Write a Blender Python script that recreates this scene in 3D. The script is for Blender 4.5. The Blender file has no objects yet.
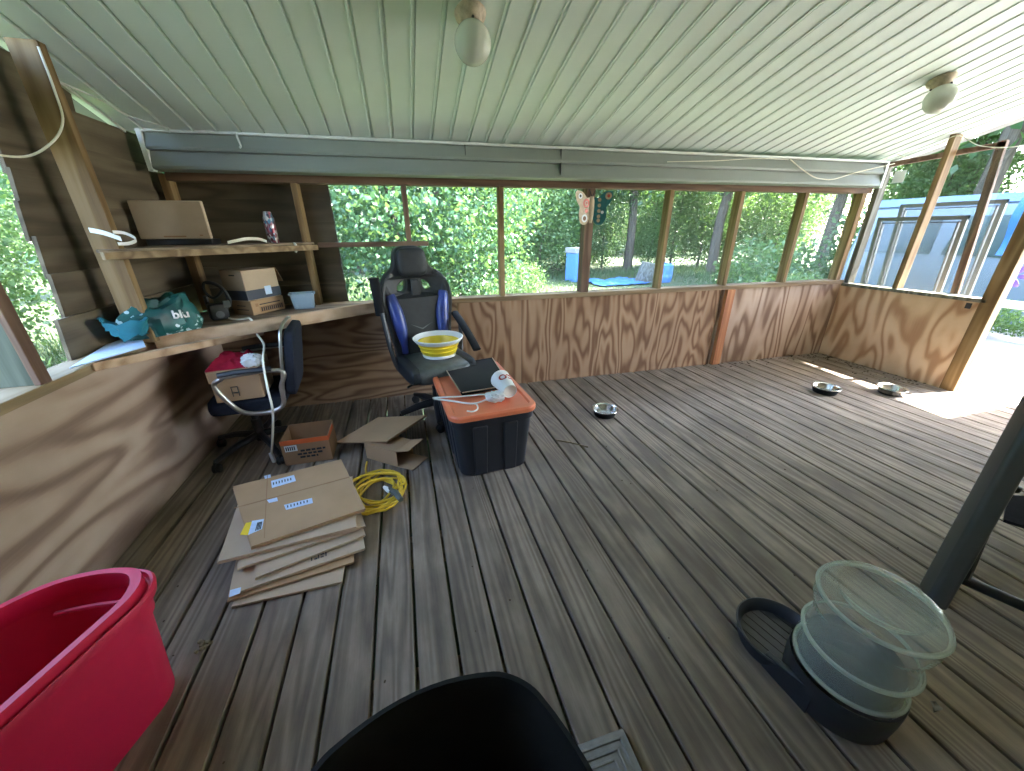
import bpy, math, random
import numpy as np
from mathutils import Vector, Matrix, noise
from mathutils.bvhtree import BVHTree
random.seed(7); RNG = np.random.default_rng(11)
scene = bpy.context.scene
COL = scene.collection
PI = math.pi

# ------------------------------------------------------------------ camera
F = 369.77; HC = 1.32
def rot(a, b, c):
    Rz = Matrix.Rotation(a, 3, 'Z'); Rx = Matrix.Rotation(b, 3, 'X'); Ry = Matrix.Rotation(c, 3, 'Y')
    return Rz @ Rx @ Ry
RC = rot(-0.27746222, -0.39867851, 0.00778286)
CAM = Vector((0, 0, HC))
cd = bpy.data.cameras.new('camera'); cam = bpy.data.objects.new('camera', cd); COL.objects.link(cam)
M3 = Matrix((RC.col[0], RC.col[2], -RC.col[1])).transposed()
cam.matrix_world = Matrix.Translation(CAM) @ M3.to_4x4()
cd.sensor_width = 36; cd.sensor_fit = 'HORIZONTAL'; cd.lens = 36 * F / 1024; cd.clip_start = .02; cd.clip_end = 300
scene.camera = cam
def ray(x, y): return RC @ Vector(((x - 512) / F, 1, -(y - 385.5) / F))
def fl(x, y, z=0):            # where a photo pixel meets the level z
    d = ray(x, y); return CAM + d * ((z - HC) / d.z)
def py(x, y, Y): d = ray(x, y); return CAM + d * (Y / d.y)
def px(x, y, X): d = ray(x, y); return CAM + d * (X / d.x)

# ------------------------------------------------------------------ mesh helpers
class B:
    def __init__(s): s.v = []; s.f = []; s.a = []; s.att = 0.0
    def add(s, vs, fs):
        o = len(s.v); s.v += [Vector(p) for p in vs]
        s.f += [tuple(i + o for i in f) for f in fs]; s.a += [s.att] * len(fs); return s
    def hexa(s, p):           # 8 points: bottom 4 ccw, top 4 ccw
        return s.add(p, [(3, 2, 1, 0), (4, 5, 6, 7), (0, 1, 5, 4), (1, 2, 6, 5), (2, 3, 7, 6), (3, 0, 4, 7)])
    def box(s, x0, x1, y0, y1, z0, z1, m=None):
        p = [Vector(q) for q in ((x0, y0, z0), (x1, y0, z0), (x1, y1, z0), (x0, y1, z0), (x0, y0, z1), (x1, y0, z1), (x1, y1, z1), (x0, y1, z1))]
        if m is not None: p = [m @ q for q in p]
        return s.hexa(p)
    def bar(s, a, b, w, h, up=(0, 0, 1)):
        a = Vector(a); b = Vector(b); d = (b - a).normalized(); u = Vector(up); sd = d.cross(u).normalized(); u = sd.cross(d)
        p = []
        for e in (-1, 1):
            for q in (a, b):
                pass
        lo = [a - sd * w / 2 - u * h / 2, b - sd * w / 2 - u * h / 2, b + sd * w / 2 - u * h / 2, a + sd * w / 2 - u * h / 2]
        hi = [q + u * h for q in lo]
        lo, hi = lo[::-1], hi[::-1]
        return s.hexa(lo + hi)
    def tube(s, pts, r, n=8, closed=False, flat=1.0, upv=None, cap=True):
        pts = [Vector(p) for p in pts]; N = len(pts); rs = r if isinstance(r, (list, tuple)) else [r] * N
        vs = []; prev = None
        for i, p in enumerate(pts):
            if closed: t = pts[(i + 1) % N] - pts[i - 1]
            else: t = pts[min(i + 1, N - 1)] - pts[max(i - 1, 0)]
            t.normalize()
            if upv is not None: nrm = Vector(upv) - t * Vector(upv).dot(t)
            elif prev is None: nrm = t.orthogonal()
            else: nrm = prev - t * prev.dot(t)
            nrm.normalize(); prev = nrm; bi = t.cross(nrm)
            for k in range(n):
                a = 2 * PI * k / n
                vs.append(p + nrm * (math.cos(a) * rs[i] * flat) + bi * (math.sin(a) * rs[i]))
        fs = []
        for i in range(N if closed else N - 1):
            j = (i + 1) % N
            for k in range(n):
                l = (k + 1) % n; fs.append((i * n + k, i * n + l, j * n + l, j * n + k))
        if not closed and cap: fs += [tuple(range(n))[::-1], tuple((N - 1) * n + k for k in range(n))]
        return s.add(vs, fs)
    def lathe(s, prof, n=32, m=None, c=(0, 0, 0), capb=True, capt=True, wob=None):
        vs = []; N = len(prof)
        for r, z in prof:
            for k in range(n):
                a = 2 * PI * k / n; q = Vector((r * math.cos(a), r * math.sin(a), z))
                vs.append((m @ q) if m is not None else q + Vector(c))
        fs = []
        for i in range(N - 1):
            for k in range(n):
                l = (k + 1) % n; fs.append((i * n + k, i * n + l, (i + 1) * n + l, (i + 1) * n + k))
        if capb: fs.append(tuple(range(n))[::-1])
        if capt: fs.append(tuple((N - 1) * n + k for k in range(n)))
        return s.add(vs, fs)
    def loft(s, rings, capb=True, capt=True):
        n = len(rings[0]); vs = [p for r in rings for p in r]; fs = []
        for i in range(len(rings) - 1):
            for k in range(n):
                l = (k + 1) % n; fs.append((i * n + k, i * n + l, (i + 1) * n + l, (i + 1) * n + k))
        if capb: fs.append(tuple(range(n))[::-1])
        if capt: fs.append(tuple((len(rings) - 1) * n + k for k in range(n)))
        return s.add(vs, fs)
    def pad(s, c, size, m=None, e=.45, n=20):
        c = Vector(c); vs = []; fs = []
        sp = lambda v: math.copysign(abs(v) ** e, v)
        for i in range(n // 2 + 1):
            ph = -PI / 2 + PI * i / (n // 2)
            for k in range(n):
                th = 2 * PI * k / n
                q = Vector((sp(math.cos(ph)) * sp(math.cos(th)) * size[0] / 2, sp(math.cos(ph)) * sp(math.sin(th)) * size[1] / 2, sp(math.sin(ph)) * size[2] / 2))
                vs.append(c + (m @ q if m is not None else q))
        for i in range(n // 2):
            for k in range(n):
                l = (k + 1) % n; fs.append((i * n + k, i * n + l, (i + 1) * n + l, (i + 1) * n + k))
        return s.add(vs, fs)
    def prism(s, pts, z0, z1, m=None):
        n = len(pts); vs = [Vector((p[0], p[1], z)) for z in (z0, z1) for p in pts]
        if m is not None: vs = [m @ q for q in vs]
        fs = [tuple(range(n))[::-1], tuple(range(n, 2 * n))] + [(k, (k + 1) % n, n + (k + 1) % n, n + k) for k in range(n)]
        return s.add(vs, fs)
    def build(s, name, mat, parent=None, bevel=0, smooth=True, ang=40, seg=2, loc=None):
        me = bpy.data.meshes.new(name); me.from_pydata([tuple(v) for v in s.v], [], s.f); me.update()
        at = me.attributes.new('bid', 'FLOAT', 'FACE'); at.data.foreach_set('value', s.a)
        me.materials.append(mat)
        o = bpy.data.objects.new(name, me); COL.objects.link(o)
        if parent is not None: o.parent = parent
        if loc is not None: o.location = loc
        if smooth:
            me.shade_smooth(); me.set_sharp_from_angle(angle=math.radians(ang))
        if bevel:
            bv = o.modifiers.new('bevel', 'BEVEL'); bv.width = bevel; bv.segments = seg; bv.limit_method = 'ANGLE'
        return o
def rrect(w, d, r, z, c=(0, 0), n=6, bow=0):
    pts = []
    for i, (sx, sy, a0) in enumerate(((1, 1, 0), (-1, 1, PI / 2), (-1, -1, PI), (1, -1, 1.5 * PI))):
        for k in range(n + 1):
            a = a0 + PI / 2 * k / n
            pts.append(Vector((c[0] + sx * (w / 2 - r) + r * math.cos(a), c[1] + sy * (d / 2 - r) + r * math.sin(a), z)))
    return pts
def thing(name, label, cat, loc=(0, 0, 0), rz=0, group=None):
    o = bpy.data.objects.new(name, None); COL.objects.link(o); o.location = loc; o.rotation_euler = (0, 0, rz)
    o.empty_display_size = .1
    return tag(o, label, cat, group)
def tag(o, label, cat, group=None, kind=None):
    o['label'] = label; o['category'] = cat
    if group: o['group'] = group
    if kind: o['kind'] = kind
    return o
def struct(o): o['kind'] = 'structure'; return o
def spline(pts, n=8, closed=False):
    P = [Vector(p) for p in pts]; N = len(P); out = []
    rng = N if closed else N - 1
    for i in range(rng):
        if closed: a, b, c, d = P[i - 1], P[i], P[(i + 1) % N], P[(i + 2) % N]
        else: a, b, c, d = P[max(i - 1, 0)], P[i], P[i + 1], P[min(i + 2, N - 1)]
        for k in range(n):
            t = k / n
            out.append(.5 * ((2 * b) + (c - a) * t + (2 * a - 5 * b + 4 * c - d) * t * t + (3 * b - a - 3 * c + d) * t ** 3))
    if not closed: out.append(P[-1])
    return out
def curve_mesh(splines, extrude, bevel=0, res=3):      # filled 2D outline with holes -> verts, faces
    cu = bpy.data.curves.new('outline', 'CURVE'); cu.dimensions = '2D'; cu.fill_mode = 'BOTH'; cu.extrude = extrude; cu.bevel_depth = bevel; cu.bevel_resolution = res
    for pts in splines:
        sp = cu.splines.new('POLY'); sp.points.add(len(pts) - 1); sp.use_cyclic_u = True
        for q, p in zip(sp.points, pts): q.co = (p[0], p[1], 0, 1)
    return _curve_take(cu)
def text_mesh(txt, size, extrude=.0006, bold=0):
    cu = bpy.data.curves.new('outline', 'FONT'); cu.body = txt; cu.size = size; cu.extrude = extrude; cu.align_x = 'CENTER'; cu.align_y = 'CENTER'; cu.offset = bold
    return _curve_take(cu)
def _curve_take(cu):
    ob = bpy.data.objects.new('outline', cu); COL.objects.link(ob)
    dg = bpy.context.evaluated_depsgraph_get(); dg.update()
    me = bpy.data.meshes.new_from_object(ob.evaluated_get(dg))
    vs = [v.co.copy() for v in me.vertices]; fs = [tuple(p.vertices) for p in me.polygons]
    bpy.data.objects.remove(ob); bpy.data.curves.remove(cu); bpy.data.meshes.remove(me)
    return vs, fs

# ------------------------------------------------------------------ materials
def newmat(name):
    m = bpy.data.materials.new(name); m.use_nodes = True; nt = m.node_tree
    return m, nt, nt.nodes['Principled BSDF']
class N:
    def __init__(s, nt): s.nt = nt
    def n(s, t, **k):
        x = s.nt.nodes.new(t)
        for a, b in k.items(): setattr(x, a, b)
        return x
    def l(s, a, b): s.nt.links.new(a, b)
    def math(s, op, a, b=None, c=None):
        x = s.n('ShaderNodeMath', operation=op)
        for i, q in enumerate((a, b, c)):
            if q is None: continue
            if isinstance(q, (int, float)): x.inputs[i].default_value = q
            else: s.l(q, x.inputs[i])
        return x.outputs[0]
    def coord(s): return s.n('ShaderNodeTexCoord').outputs['Object']
    def attr(s, name='bid'): return s.n('ShaderNodeAttribute', attribute_name=name).outputs['Fac']
    def mapping(s, vec, scale, off=None):
        x = s.n('ShaderNodeMapping'); s.l(vec, x.inputs[0]); x.inputs['Scale'].default_value = scale
        if off is not None: s.l(off, x.inputs['Location'])
        return x.outputs[0]
    def off(s, val, k):     # scalar -> offset vector
        x = s.n('ShaderNodeCombineXYZ')
        for i in range(3): s.l(s.math('MULTIPLY', val, k[i]), x.inputs[i])
        return x.outputs[0]
    def noise(s, vec, scale, detail=3, rough=.55, dist=0):
        x = s.n('ShaderNodeTexNoise'); s.l(vec, x.inputs['Vector']); x.inputs['Scale'].default_value = scale
        x.inputs['Detail'].default_value = detail; x.inputs['Roughness'].default_value = rough; x.inputs['Distortion'].default_value = dist
        return x.outputs['Fac']
    def ramp(s, fac, stops):
        x = s.n('ShaderNodeValToRGB'); s.l(fac, x.inputs[0]); r = x.color_ramp
        while len(r.elements) < len(stops): r.elements.new(.5)
        for e, (p, c) in zip(r.elements, stops): e.position = p; e.color = (*c, 1) if len(c) == 3 else c
        return x.outputs[0]
    def mix(s, fac, a, b, bt='MIX'):
        x = s.n('ShaderNodeMix', data_type='RGBA', blend_type=bt)
        for i, q in ((0, fac), (6, a), (7, b)):
            if isinstance(q, (int, float)): x.inputs[i].default_value = q
            elif isinstance(q, tuple): x.inputs[i].default_value = (*q, 1)
            else: s.l(q, x.inputs[i])
        return x.outputs[2]
    def bump(s, h, strength, dist=.01):
        x = s.n('ShaderNodeBump'); s.l(h, x.inputs['Height']); x.inputs['Strength'].default_value = strength; x.inputs['Distance'].default_value = dist
        return x.outputs[0]
def plain(name, c, rough=.6, metal=0, var=.08, spec=.5, vscale=12, bump=0):
    m, nt, b = newmat(name); q = N(nt); co = q.coord(); f = q.noise(co, vscale, 4)
    lo = tuple(x * (1 - var) for x in c); hi = tuple(min(1, x * (1 + var)) for x in c)
    q.l(q.ramp(f, [(.3, lo), (.7, hi)]), b.inputs['Base Color'])
    b.inputs['Roughness'].default_value = rough; b.inputs['Metallic'].default_value = metal; b.inputs['Specular IOR Level'].default_value = spec
    if bump: q.l(q.bump(q.noise(co, vscale * 6, 4), bump, .004), b.inputs['Normal'])
    return m
def wood(name, cols, axis, ring=26, rough=.75, fiber=.35, grain=(5.5, .5), bump=.25, blotch=0.0, dirt=0.0):
    """cols: dark, mid, light ; axis = grain direction 0/1/2"""
    m, nt, b = newmat(name); q = N(nt); co = q.coord(); bid = q.attr()
    sc = [grain[0]] * 3; sc[axis] = grain[1]
    v = q.mapping(co, sc, q.off(bid, (17.3, 9.1, 23.7)))
    n1 = q.noise(v, 1.0, 2, .45, .25)
    rings = q.math('SINE', q.math('MULTIPLY', n1, ring * PI))
    rings = q.math('MULTIPLY_ADD', rings, .5, .5)
    fs = [150.0] * 3; fs[axis] = 5.0
    fib = q.noise(q.mapping(co, fs), 1.0, 3, .7)
    k = q.math('ADD', q.math('MULTIPLY', rings, 1 - fiber), q.math('MULTIPLY', fib, fiber))
    big = q.noise(co, 1.7, 4, .6)
    col = q.ramp(k, [(.12, cols[0]), (.5, cols[1]), (.85, cols[2])])
    col = q.mix(q.math('MULTIPLY', q.math('FRACT', q.math('MULTIPLY', bid, 7.31)), .30), col, tuple(x * .55 for x in cols[1]))
    if blotch:
        bn = q.noise(q.mapping(co, (9, 3.2, 9)), 1.0, 5, .7)
        col = q.mix(1.0, col, q.ramp(bn, [(.30, (1 - blotch,) * 3), (.70, (1, 1, 1))]), 'MULTIPLY')
    if dirt:
        dd = q.ramp(big, [(.40, (0, 0, 0)), (.68, (1, 1, 1))])
        col = q.mix(q.math('MULTIPLY', dd, dirt), col, tuple(x * .5 for x in cols[0]))
    q.l(col, b.inputs['Base Color']); b.inputs['Roughness'].default_value = rough; b.inputs['Specular IOR Level'].default_value = .35
    q.l(q.bump(k, bump, .003), b.inputs['Normal'])
    return m
def alpha_mat(name, col, op, rough=.5, gloss=0.0, power=1.0):
    m, nt, b = newmat(name); q = N(nt)
    b.inputs['Base Color'].default_value = (*col, 1); b.inputs['Roughness'].default_value = rough; b.inputs['Specular IOR Level'].default_value = .5
    t = q.n('ShaderNodeBsdfTransparent'); x = q.n('ShaderNodeMixShader')
    fr = q.n('ShaderNodeLayerWeight'); fr.inputs['Blend'].default_value = .35
    f = q.math('MINIMUM', q.math('MULTIPLY_ADD', q.math('POWER', fr.outputs['Facing'], power), gloss, op), 1.0)
    q.l(f, x.inputs[0]); q.l(t.outputs[0], x.inputs[1]); q.l(b.outputs[0], x.inputs[2])
    q.l(x.outputs[0], nt.nodes['Material Output'].inputs[0]); return m
def leafmat(name, c1, c2, trans=.35, rough=.45):
    m, nt, b = newmat(name); q = N(nt); bid = q.attr(); oi = q.n('ShaderNodeObjectInfo').outputs['Random']
    f = q.math('ADD', q.math('MULTIPLY', bid, .75), q.math('MULTIPLY', oi, .25))
    col = q.ramp(f, [(.05, c1), (.95, c2)])
    q.l(col, b.inputs['Base Color']); b.inputs['Roughness'].default_value = rough
    tr = q.n('ShaderNodeBsdfTranslucent'); q.l(q.mix(.55, col, (.20, .36, .06)), tr.inputs[0])
    x = q.n('ShaderNodeMixShader'); x.inputs[0].default_value = trans
    q.l(b.outputs[0], x.inputs[1]); q.l(tr.outputs[0], x.inputs[2]); q.l(x.outputs[0], nt.nodes['Material Output'].inputs[0]); return m

MT = {}
MT['deck'] = wood('deck_wood', ((.175, .138, .107), (.29, .232, .178), (.39, .322, .25)), 1, 23, .8, .5, (7.5, .42), .6, dirt=.5, blotch=.38)
MT['ply_far'] = wood('plywood_red', ((.17, .08, .04), (.37, .215, .12), (.46, .29, .18)), 2, 20, .75, .25, (4.5, .9), .15, dirt=.2)
MT['ply_side'] = wood('plywood_sideways', ((.13, .065, .035), (.29, .18, .105), (.37, .245, .155)), 0, 22, .75, .25, (4.5, 1.0), .15, dirt=.3)
MT['ply_grey'] = wood('plywood_grey', ((.20, .115, .075), (.46, .32, .23), (.57, .43, .33)), 2, 22, .75, .25, (3.6, .6), .15, dirt=.25)
MT['ply_right'] = wood('plywood_tan', ((.42, .23, .125), (.70, .475, .30), (.76, .55, .37)), 2, 17, .7, .22, (3.0, .9), .1, dirt=.3)
MT['ply_left'] = wood('plywood_worn', ((.22, .14, .10), (.42, .30, .22), (.48, .36, .27)), 1, 10, .8, .25, (3.2, .7), .2, dirt=.25)
MT['stud_z'] = wood('stud_wood', ((.15, .085, .035), (.27, .17, .075), (.34, .23, .115)), 2, 9, .75, .4, (9, .6), .15, dirt=.3)
MT['stud_y'] = wood('stud_wood_y', ((.20, .14, .075), (.34, .25, .14), (.42, .32, .19)), 1, 9, .75, .4, (9, .6), .15, dirt=.3)
MT['stud_x'] = wood('stud_wood_x', ((.17, .11, .06), (.27, .185, .10), (.33, .24, .14)), 0, 9, .75, .4, (9, .6), .15, dirt=.3)
MT['stud_red'] = wood('stud_wood_red', ((.33, .12, .05), (.47, .19, .085), (.55, .25, .12)), 2, 8, .7, .3, (9, .6), .1)
MT['brown'] = wood('brown_trim', ((.10, .055, .035), (.17, .10, .065), (.22, .135, .09)), 0, 8, .7, .4, (9, .9), .1)
MT['brown_z'] = wood('brown_trim_z', ((.11, .06, .04), (.19, .115, .075), (.25, .155, .10)), 2, 8, .7, .4, (9, .9), .1)
MT['grey_wood'] = wood('grey_weathered', ((.09, .085, .065), (.17, .165, .13), (.25, .24, .20)), 2, 12, .85, .4, (7, .6), .3)
MT['old_wood'] = wood('old_weathered', ((.045, .05, .035), (.085, .095, .068), (.125, .135, .10)), 2, 12, .9, .4, (7, .6), .3)
MT['desk_front'] = wood('desk_board', ((.33, .21, .125), (.48, .33, .21), (.55, .39, .26)), 0, 8, .7, .35, (6, .8), .1)
MT['desk_top'] = wood('desk_top', ((.16, .11, .07), (.26, .19, .125), (.32, .24, .165)), 0, 8, .75, .35, (4, .8), .1, dirt=.5)
MT['lap_y'] = wood('lap_board_side', ((.075, .06, .04), (.13, .10, .065), (.17, .135, .09)), 1, 8, .85, .4, (6, .8), .2, dirt=.4)
MT['lap'] = wood('lap_board', ((.075, .06, .04), (.13, .10, .065), (.17, .135, .09)), 0, 8, .85, .4, (6, .8), .2, dirt=.4)
MT['vinyl'] = plain('vinyl_soffit', (.75, .84, .795), .42, 0, .03, .5, 2.5)
MT['siding'] = plain('vinyl_siding', (.225, .252, .228), .45, 0, .04, .5, 3)
MT['bounce_tan'] = plain('warm_bounce_tan', (.66, .56, .43), .7, 0, .04)  # unseen wall's tan, picked to throw warm bounce on the near floor
MT['jtrim'] = plain('vinyl_trim', (.62, .66, .63), .4)
MT['screen'] = alpha_mat('insect_screen', (.11, .14, .125), .17, .75)
MT['black'] = plain('black_plastic', (.018, .019, .021), .45, 0, .15)
MT['blackrough'] = plain('black_rough_plastic', (.008, .008, .009), .75, 0, .2, .3)
MT['leather'] = plain('black_leather', (.016, .018, .020), .58, 0, .25, .5, 30, .15)
MT['pu_grey'] = plain('worn_grey_leather', (.075, .085, .075), .5, 0, .35, .5, 14, .2)
MT['blue'] = plain('blue_leather', (.02, .04, .19), .38, 0, .3, .5, 8, .1)
MT['orange'] = plain('orange_plastic', (.74, .19, .085), .45, 0, .05)
MT['bin'] = plain('dark_navy_plastic', (.020, .023, .030), .4, 0, .1)
MT['red'] = plain('red_plastic', (.64, .012, .065), .5, 0, .04)
MT['chrome'] = plain('chrome', (.45, .44, .41), .35, 1, .05)
MT['steel'] = plain('stainless_steel', (.62, .62, .60), .22, 1, .06)
MT['alu'] = plain('aluminium', (.10, .11, .115), .55, .2, .06)
MT['white'] = plain('white_plastic', (.78, .79, .76), .4, 0, .03)
MT['white_cord'] = plain('white_cable', (.72, .70, .58), .5, 0, .03)
MT['paper'] = plain('white_paper', (.72, .74, .74), .8, 0, .05)
MT['yellow'] = plain('yellow_silicone', (.78, .58, .03), .45, 0, .05)
MT['ycord'] = plain('yellow_cable', (.72, .50, .04), .45, 0, .08)
MT['card'] = plain('cardboard', (.42, .275, .155), .85, 0, .07, .2, 6)
MT['card_pale'] = plain('pale_cardboard', (.47, .365, .26), .85, 0, .07, .2, 6)
MT['card_dark'] = plain('brown_cardboard', (.33, .20, .11), .85, 0, .1, .2, 6)
MT['card_print'] = plain('printed_orange', (.68, .13, .03), .7, 0, .05)
MT['ink'] = plain('dark_ink', (.03, .03, .032), .8)
MT['label'] = plain('label_paper', (.55, .68, .86), .7, 0, .08, .3, 60)
MT['ylabel'] = plain('yellow_label', (.80, .58, .03), .7)
MT['tape'] = plain('black_tape', (.035, .045, .065), .4)
MT['redcloth'] = plain('red_cloth', (.30, .012, .03), .95, 0, .2, .1, 20)
MT['whitecloth'] = plain('white_cloth', (.66, .66, .64), .95, 0, .1, .1, 20)
MT['navy'] = plain('navy_fabric', (.014, .017, .027), .9, 0, .2, .2, 40)
MT['clearblue'] = alpha_mat('clear_blue_plastic', (.42, .55, .64), .62, .3)
MT['jug'] = alpha_mat('frosted_clear_plastic', (.60, .68, .60), .13, .10, .65, 1.4)
MT['jug_rim'] = alpha_mat('clear_plastic_ridge', (.64, .71, .62), .36, .12, .4, 1.4)
MT['water'] = alpha_mat('water', (.05, .09, .12), .45, .05, .4)
MT['glass'] = alpha_mat('window_glass', (.10, .12, .12), .08, .05, .3)
MT['globe'] = plain('opal_glass', (.60, .64, .56), .15, 0, .02)
MT['fixture'] = plain('weathered_brass', (.48, .40, .30), .6, .1, .3, .5, 40)
MT['fixture_grey'] = plain('grey_piping', (.12, .13, .13), .6)
MT['grey_metal'] = plain('dark_grey_paint', (.07, .08, .08), .38, .3, .06)
MT['blackmetal'] = plain('black_paint', (.016, .017, .018), .35, .2, .1)
MT['stone'] = plain('grey_concrete', (.25, .245, .235), .85, 0, .1, .3, 40, .2)
MT['concrete'] = plain('pale_concrete', (.38, .37, .35), .9, 0, .06, .3, 3)
MT['roofing'] = plain('roofing', (.16, .16, .16), .9)
MT['pale_paint'] = plain('pale_blue_paint', (.14, .175, .20), .3, 0, .03)
MT['blue_paint'] = plain('blue_paint', (.035, .10, .17), .35, 0, .05)
MT['darkglass'] = plain('dark_glass', (.03, .05, .055), .08, 0, .1)
MT['tarp'] = plain('blue_tarp', (.03, .13, .36), .5, 0, .1)
MT['hive'] = plain('blue_box_paint', (.07, .19, .45), .5, 0, .05)
MT['rubber'] = plain('rubber', (.02, .02, .02), .7)
MT['purple'] = plain('purple_plastic', (.08, .04, .35), .4)
MT['teal'] = plain('teal_enamel', (.01, .12, .13), .4, 0, .3, .5, 60)
MT['tan'] = plain('tan_enamel', (.46, .34, .22), .5, 0, .2, .5, 50)
MT['rust'] = plain('red_enamel', (.50, .06, .03), .45, 0, .2)
MT['bark'] = wood('bark', ((.035, .028, .02), (.075, .06, .045), (.12, .10, .075)), 2, 8, .9, .6, (12, 1.5), .8)
MT['dryleaf'] = plain('dry_leaf', (.22, .17, .10), .8, 0, .3, .3, 60)
MT['litter'] = plain('leaf_litter', (.07, .05, .03), .9, 0, .4, .2, 40)
MT['leaf_a'] = leafmat('leaf_broad', (.017, .058, .028), (.105, .215, .10), .30, .26)
MT['leaf_b'] = leafmat('leaf_mid', (.019, .054, .02), (.088, .16, .06), .40)
MT['leaf_c'] = leafmat('leaf_pale', (.03, .075, .028), (.13, .215, .078), .40)
MT['flower'] = leafmat('yellow_flower', (.55, .42, .03), (.75, .62, .06), .3)
MT['grass'] = leafmat('grass_blade', (.022, .055, .02), (.075, .12, .045), .3)
def ground_mat():
    m, nt, b = newmat('lawn'); q = N(nt); co = q.coord(); f = q.noise(co, .5, 5, .6); g = q.noise(co, 30, 3)
    c = q.mix(.35, q.ramp(f, [(.35, (.018, .032, .012)), (.6, (.04, .06, .022)), (.75, (.06, .06, .03))]), q.ramp(g, [(.3, (.012, .025, .008)), (.7, (.07, .10, .035))]))
    q.l(c, b.inputs['Base Color']); b.inputs['Roughness'].default_value = .95; return m
MT['lawn'] = ground_mat()
def can_mat():
    m, nt, b = newmat('printed_can'); q = N(nt); co = q.coord(); v = q.n('ShaderNodeTexVoronoi'); q.l(q.mapping(co, (70, 70, 45)), v.inputs['Vector']); v.inputs['Scale'].default_value = 1
    s = q.n('ShaderNodeSeparateColor'); q.l(v.outputs['Color'], s.inputs[0])
    q.l(q.ramp(s.outputs[0], [(.0, (.03, .03, .04)), (.35, (.28, .03, .06)), (.5, (.55, .55, .55)), (.62, (.03, .03, .05)), (.75, (.08, .25, .40)), (.9, (.6, .58, .55))]), b.inputs['Base Color'])
    b.inputs['Roughness'].default_value = .3; b.inputs['Metallic'].default_value = .3; return m
MT['can'] = can_mat()
def bag_mat():
    m, nt, b = newmat('printed_bag'); q = N(nt); co = q.coord()
    v = q.n('ShaderNodeTexVoronoi'); q.l(co, v.inputs['Vector']); v.inputs['Scale'].default_value = 38
    d = q.math('LESS_THAN', v.outputs['Distance'], .36)
    zone = q.math('GREATER_THAN', q.noise(co, 9, 2), .52)
    vd = q.n('ShaderNodeVectorMath', operation='DISTANCE'); q.l(co, vd.inputs[0]); vd.inputs[1].default_value = (.075, -.07, .09)
    fac = q.math('MULTIPLY', q.math('MULTIPLY', d, zone), q.math('GREATER_THAN', vd.outputs['Value'], .075))
    base = q.ramp(q.noise(co, 7, 3), [(.35, (.006, .045, .05)), (.65, (.012, .13, .125))])
    q.l(q.mix(fac, base, (.45, .62, .66)), b.inputs['Base Color']); b.inputs['Roughness'].default_value = .5; return m
MT['bag'] = bag_mat()
MT['bag_lit'] = plain('bag_window_lit', (.03, .20, .26), .35, 0, .2)  # lighter blue puts the window light on the bag's mouth into its colour

# ------------------------------------------------------------------ room geometry
TH = -0.037; O = Vector((-1.35, 3.135, 0)); UD = Vector((math.cos(TH), math.sin(TH), 0)); ND = Vector((-math.sin(TH), math.cos(TH), 0))
def W(u, v, z): return O + UD * u + ND * v + Vector((0, 0, z))
def fbox(b, u0, u1, v0, v1, z0, z1):
    return b.hexa([W(u0, v0, z0), W(u1, v0, z0), W(u1, v1, z0), W(u0, v1, z0), W(u0, v0, z1), W(u1, v0, z1), W(u1, v1, z1), W(u0, v1, z1)])
XL, XR = -1.34, 4.48; YN = -.95; UE = 5.84
def ceil_z(y): return 1.862 + .278 * (3.02 - y)

b = B(); pitch = .1385; gap = .0105; k0 = -9
x = -.098 + pitch * k0
while x < XR + .05:
    xa, xb = x + gap / 2, x + pitch - gap / 2
    if xa < XL - .09: x += pitch; continue
    b.att = random.random(); ye = 3.135 + (x + 1.35) * math.tan(TH) - .012; c = .004; t = .034
    vs = []; ysub = [YN, ye]
    for yy in ysub: vs += [Vector((xa, yy, -t)), Vector((xb, yy, -t)), Vector((xb, yy, -c)), Vector((xb - c, yy, 0)), Vector((xa + c, yy, 0)), Vector((xa, yy, -c))]
    b.add(vs, [(0, 1, 2, 3, 4, 5), (11, 10, 9, 8, 7, 6)] + [(i, 6 + i, 6 + (i + 1) % 6, (i + 1) % 6) for i in range(6)])
    x += pitch
struct(b.build('floor', MT['deck'], smooth=False))
b = B()
for y in (-1.4, -.4, .2, .8, 1.4, 2.0, 2.6): b.box(-1.4, 4.5, y, y + .04, -.2, -.036)
b.box(-1.4, 4.52, 3.16, 3.2, -.3, -.036) if 0 else None
struct(b.build('floor_joists', MT['stud_x']))

# far half wall
wall = struct(bpy.data.objects.new('wall_back', None)); COL.objects.link(wall)
b = B(); b.att = .13; fbox(b, 0, 1.76, 0, .012, -.14, .77); b.build('plywood_panel', MT['ply_side'], wall)
b = B(); b.att = .13; fbox(b, 1.762, 2.31, 0, .012, -.14, .77); b.att = .52; fbox(b, 2.312, 4.33, 0, .012, -.14, .77); b.build('plywood_panel', MT['ply_far'], wall)
b = B(); b.att = .77; fbox(b, 4.30, 4.40, .013, .03, -.06, .76); fbox(b, 4.345, UE, 0, .012, -.14, .77); b.build('plywood_panel', MT['ply_grey'], wall)
b = B(); b.att = .3; fbox(b, 0, UE, -.018, .11, .768, .806); b.build('sill', MT['stud_x'], wall, .003)
tn = [0]
def trim(b, mat, bevel=.003):
    tn[0] += 1; return struct(b.build('trim_%d' % tn[0], MT[mat], None, bevel))
b = B(); b.att = .6; fbox(b, 0, UE, -.005, .09, 1.62, 1.72); trim(b, 'brown')
studs = [(.70, .738), (1.415, 1.452), (2.13, 2.168), (2.85, 2.925), (3.615, 3.653), (4.335, 4.375), (5.05, 5.09), (5.74, 5.80)]
for i, (u0, u1) in enumerate(studs):
    b = B(); b.att = i * .137 % 1; fbox(b, u0, u1, 0, .088, .806, 1.62); trim(b, 'brown_z' if i in (1, 3) else 'stud_z')
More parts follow.
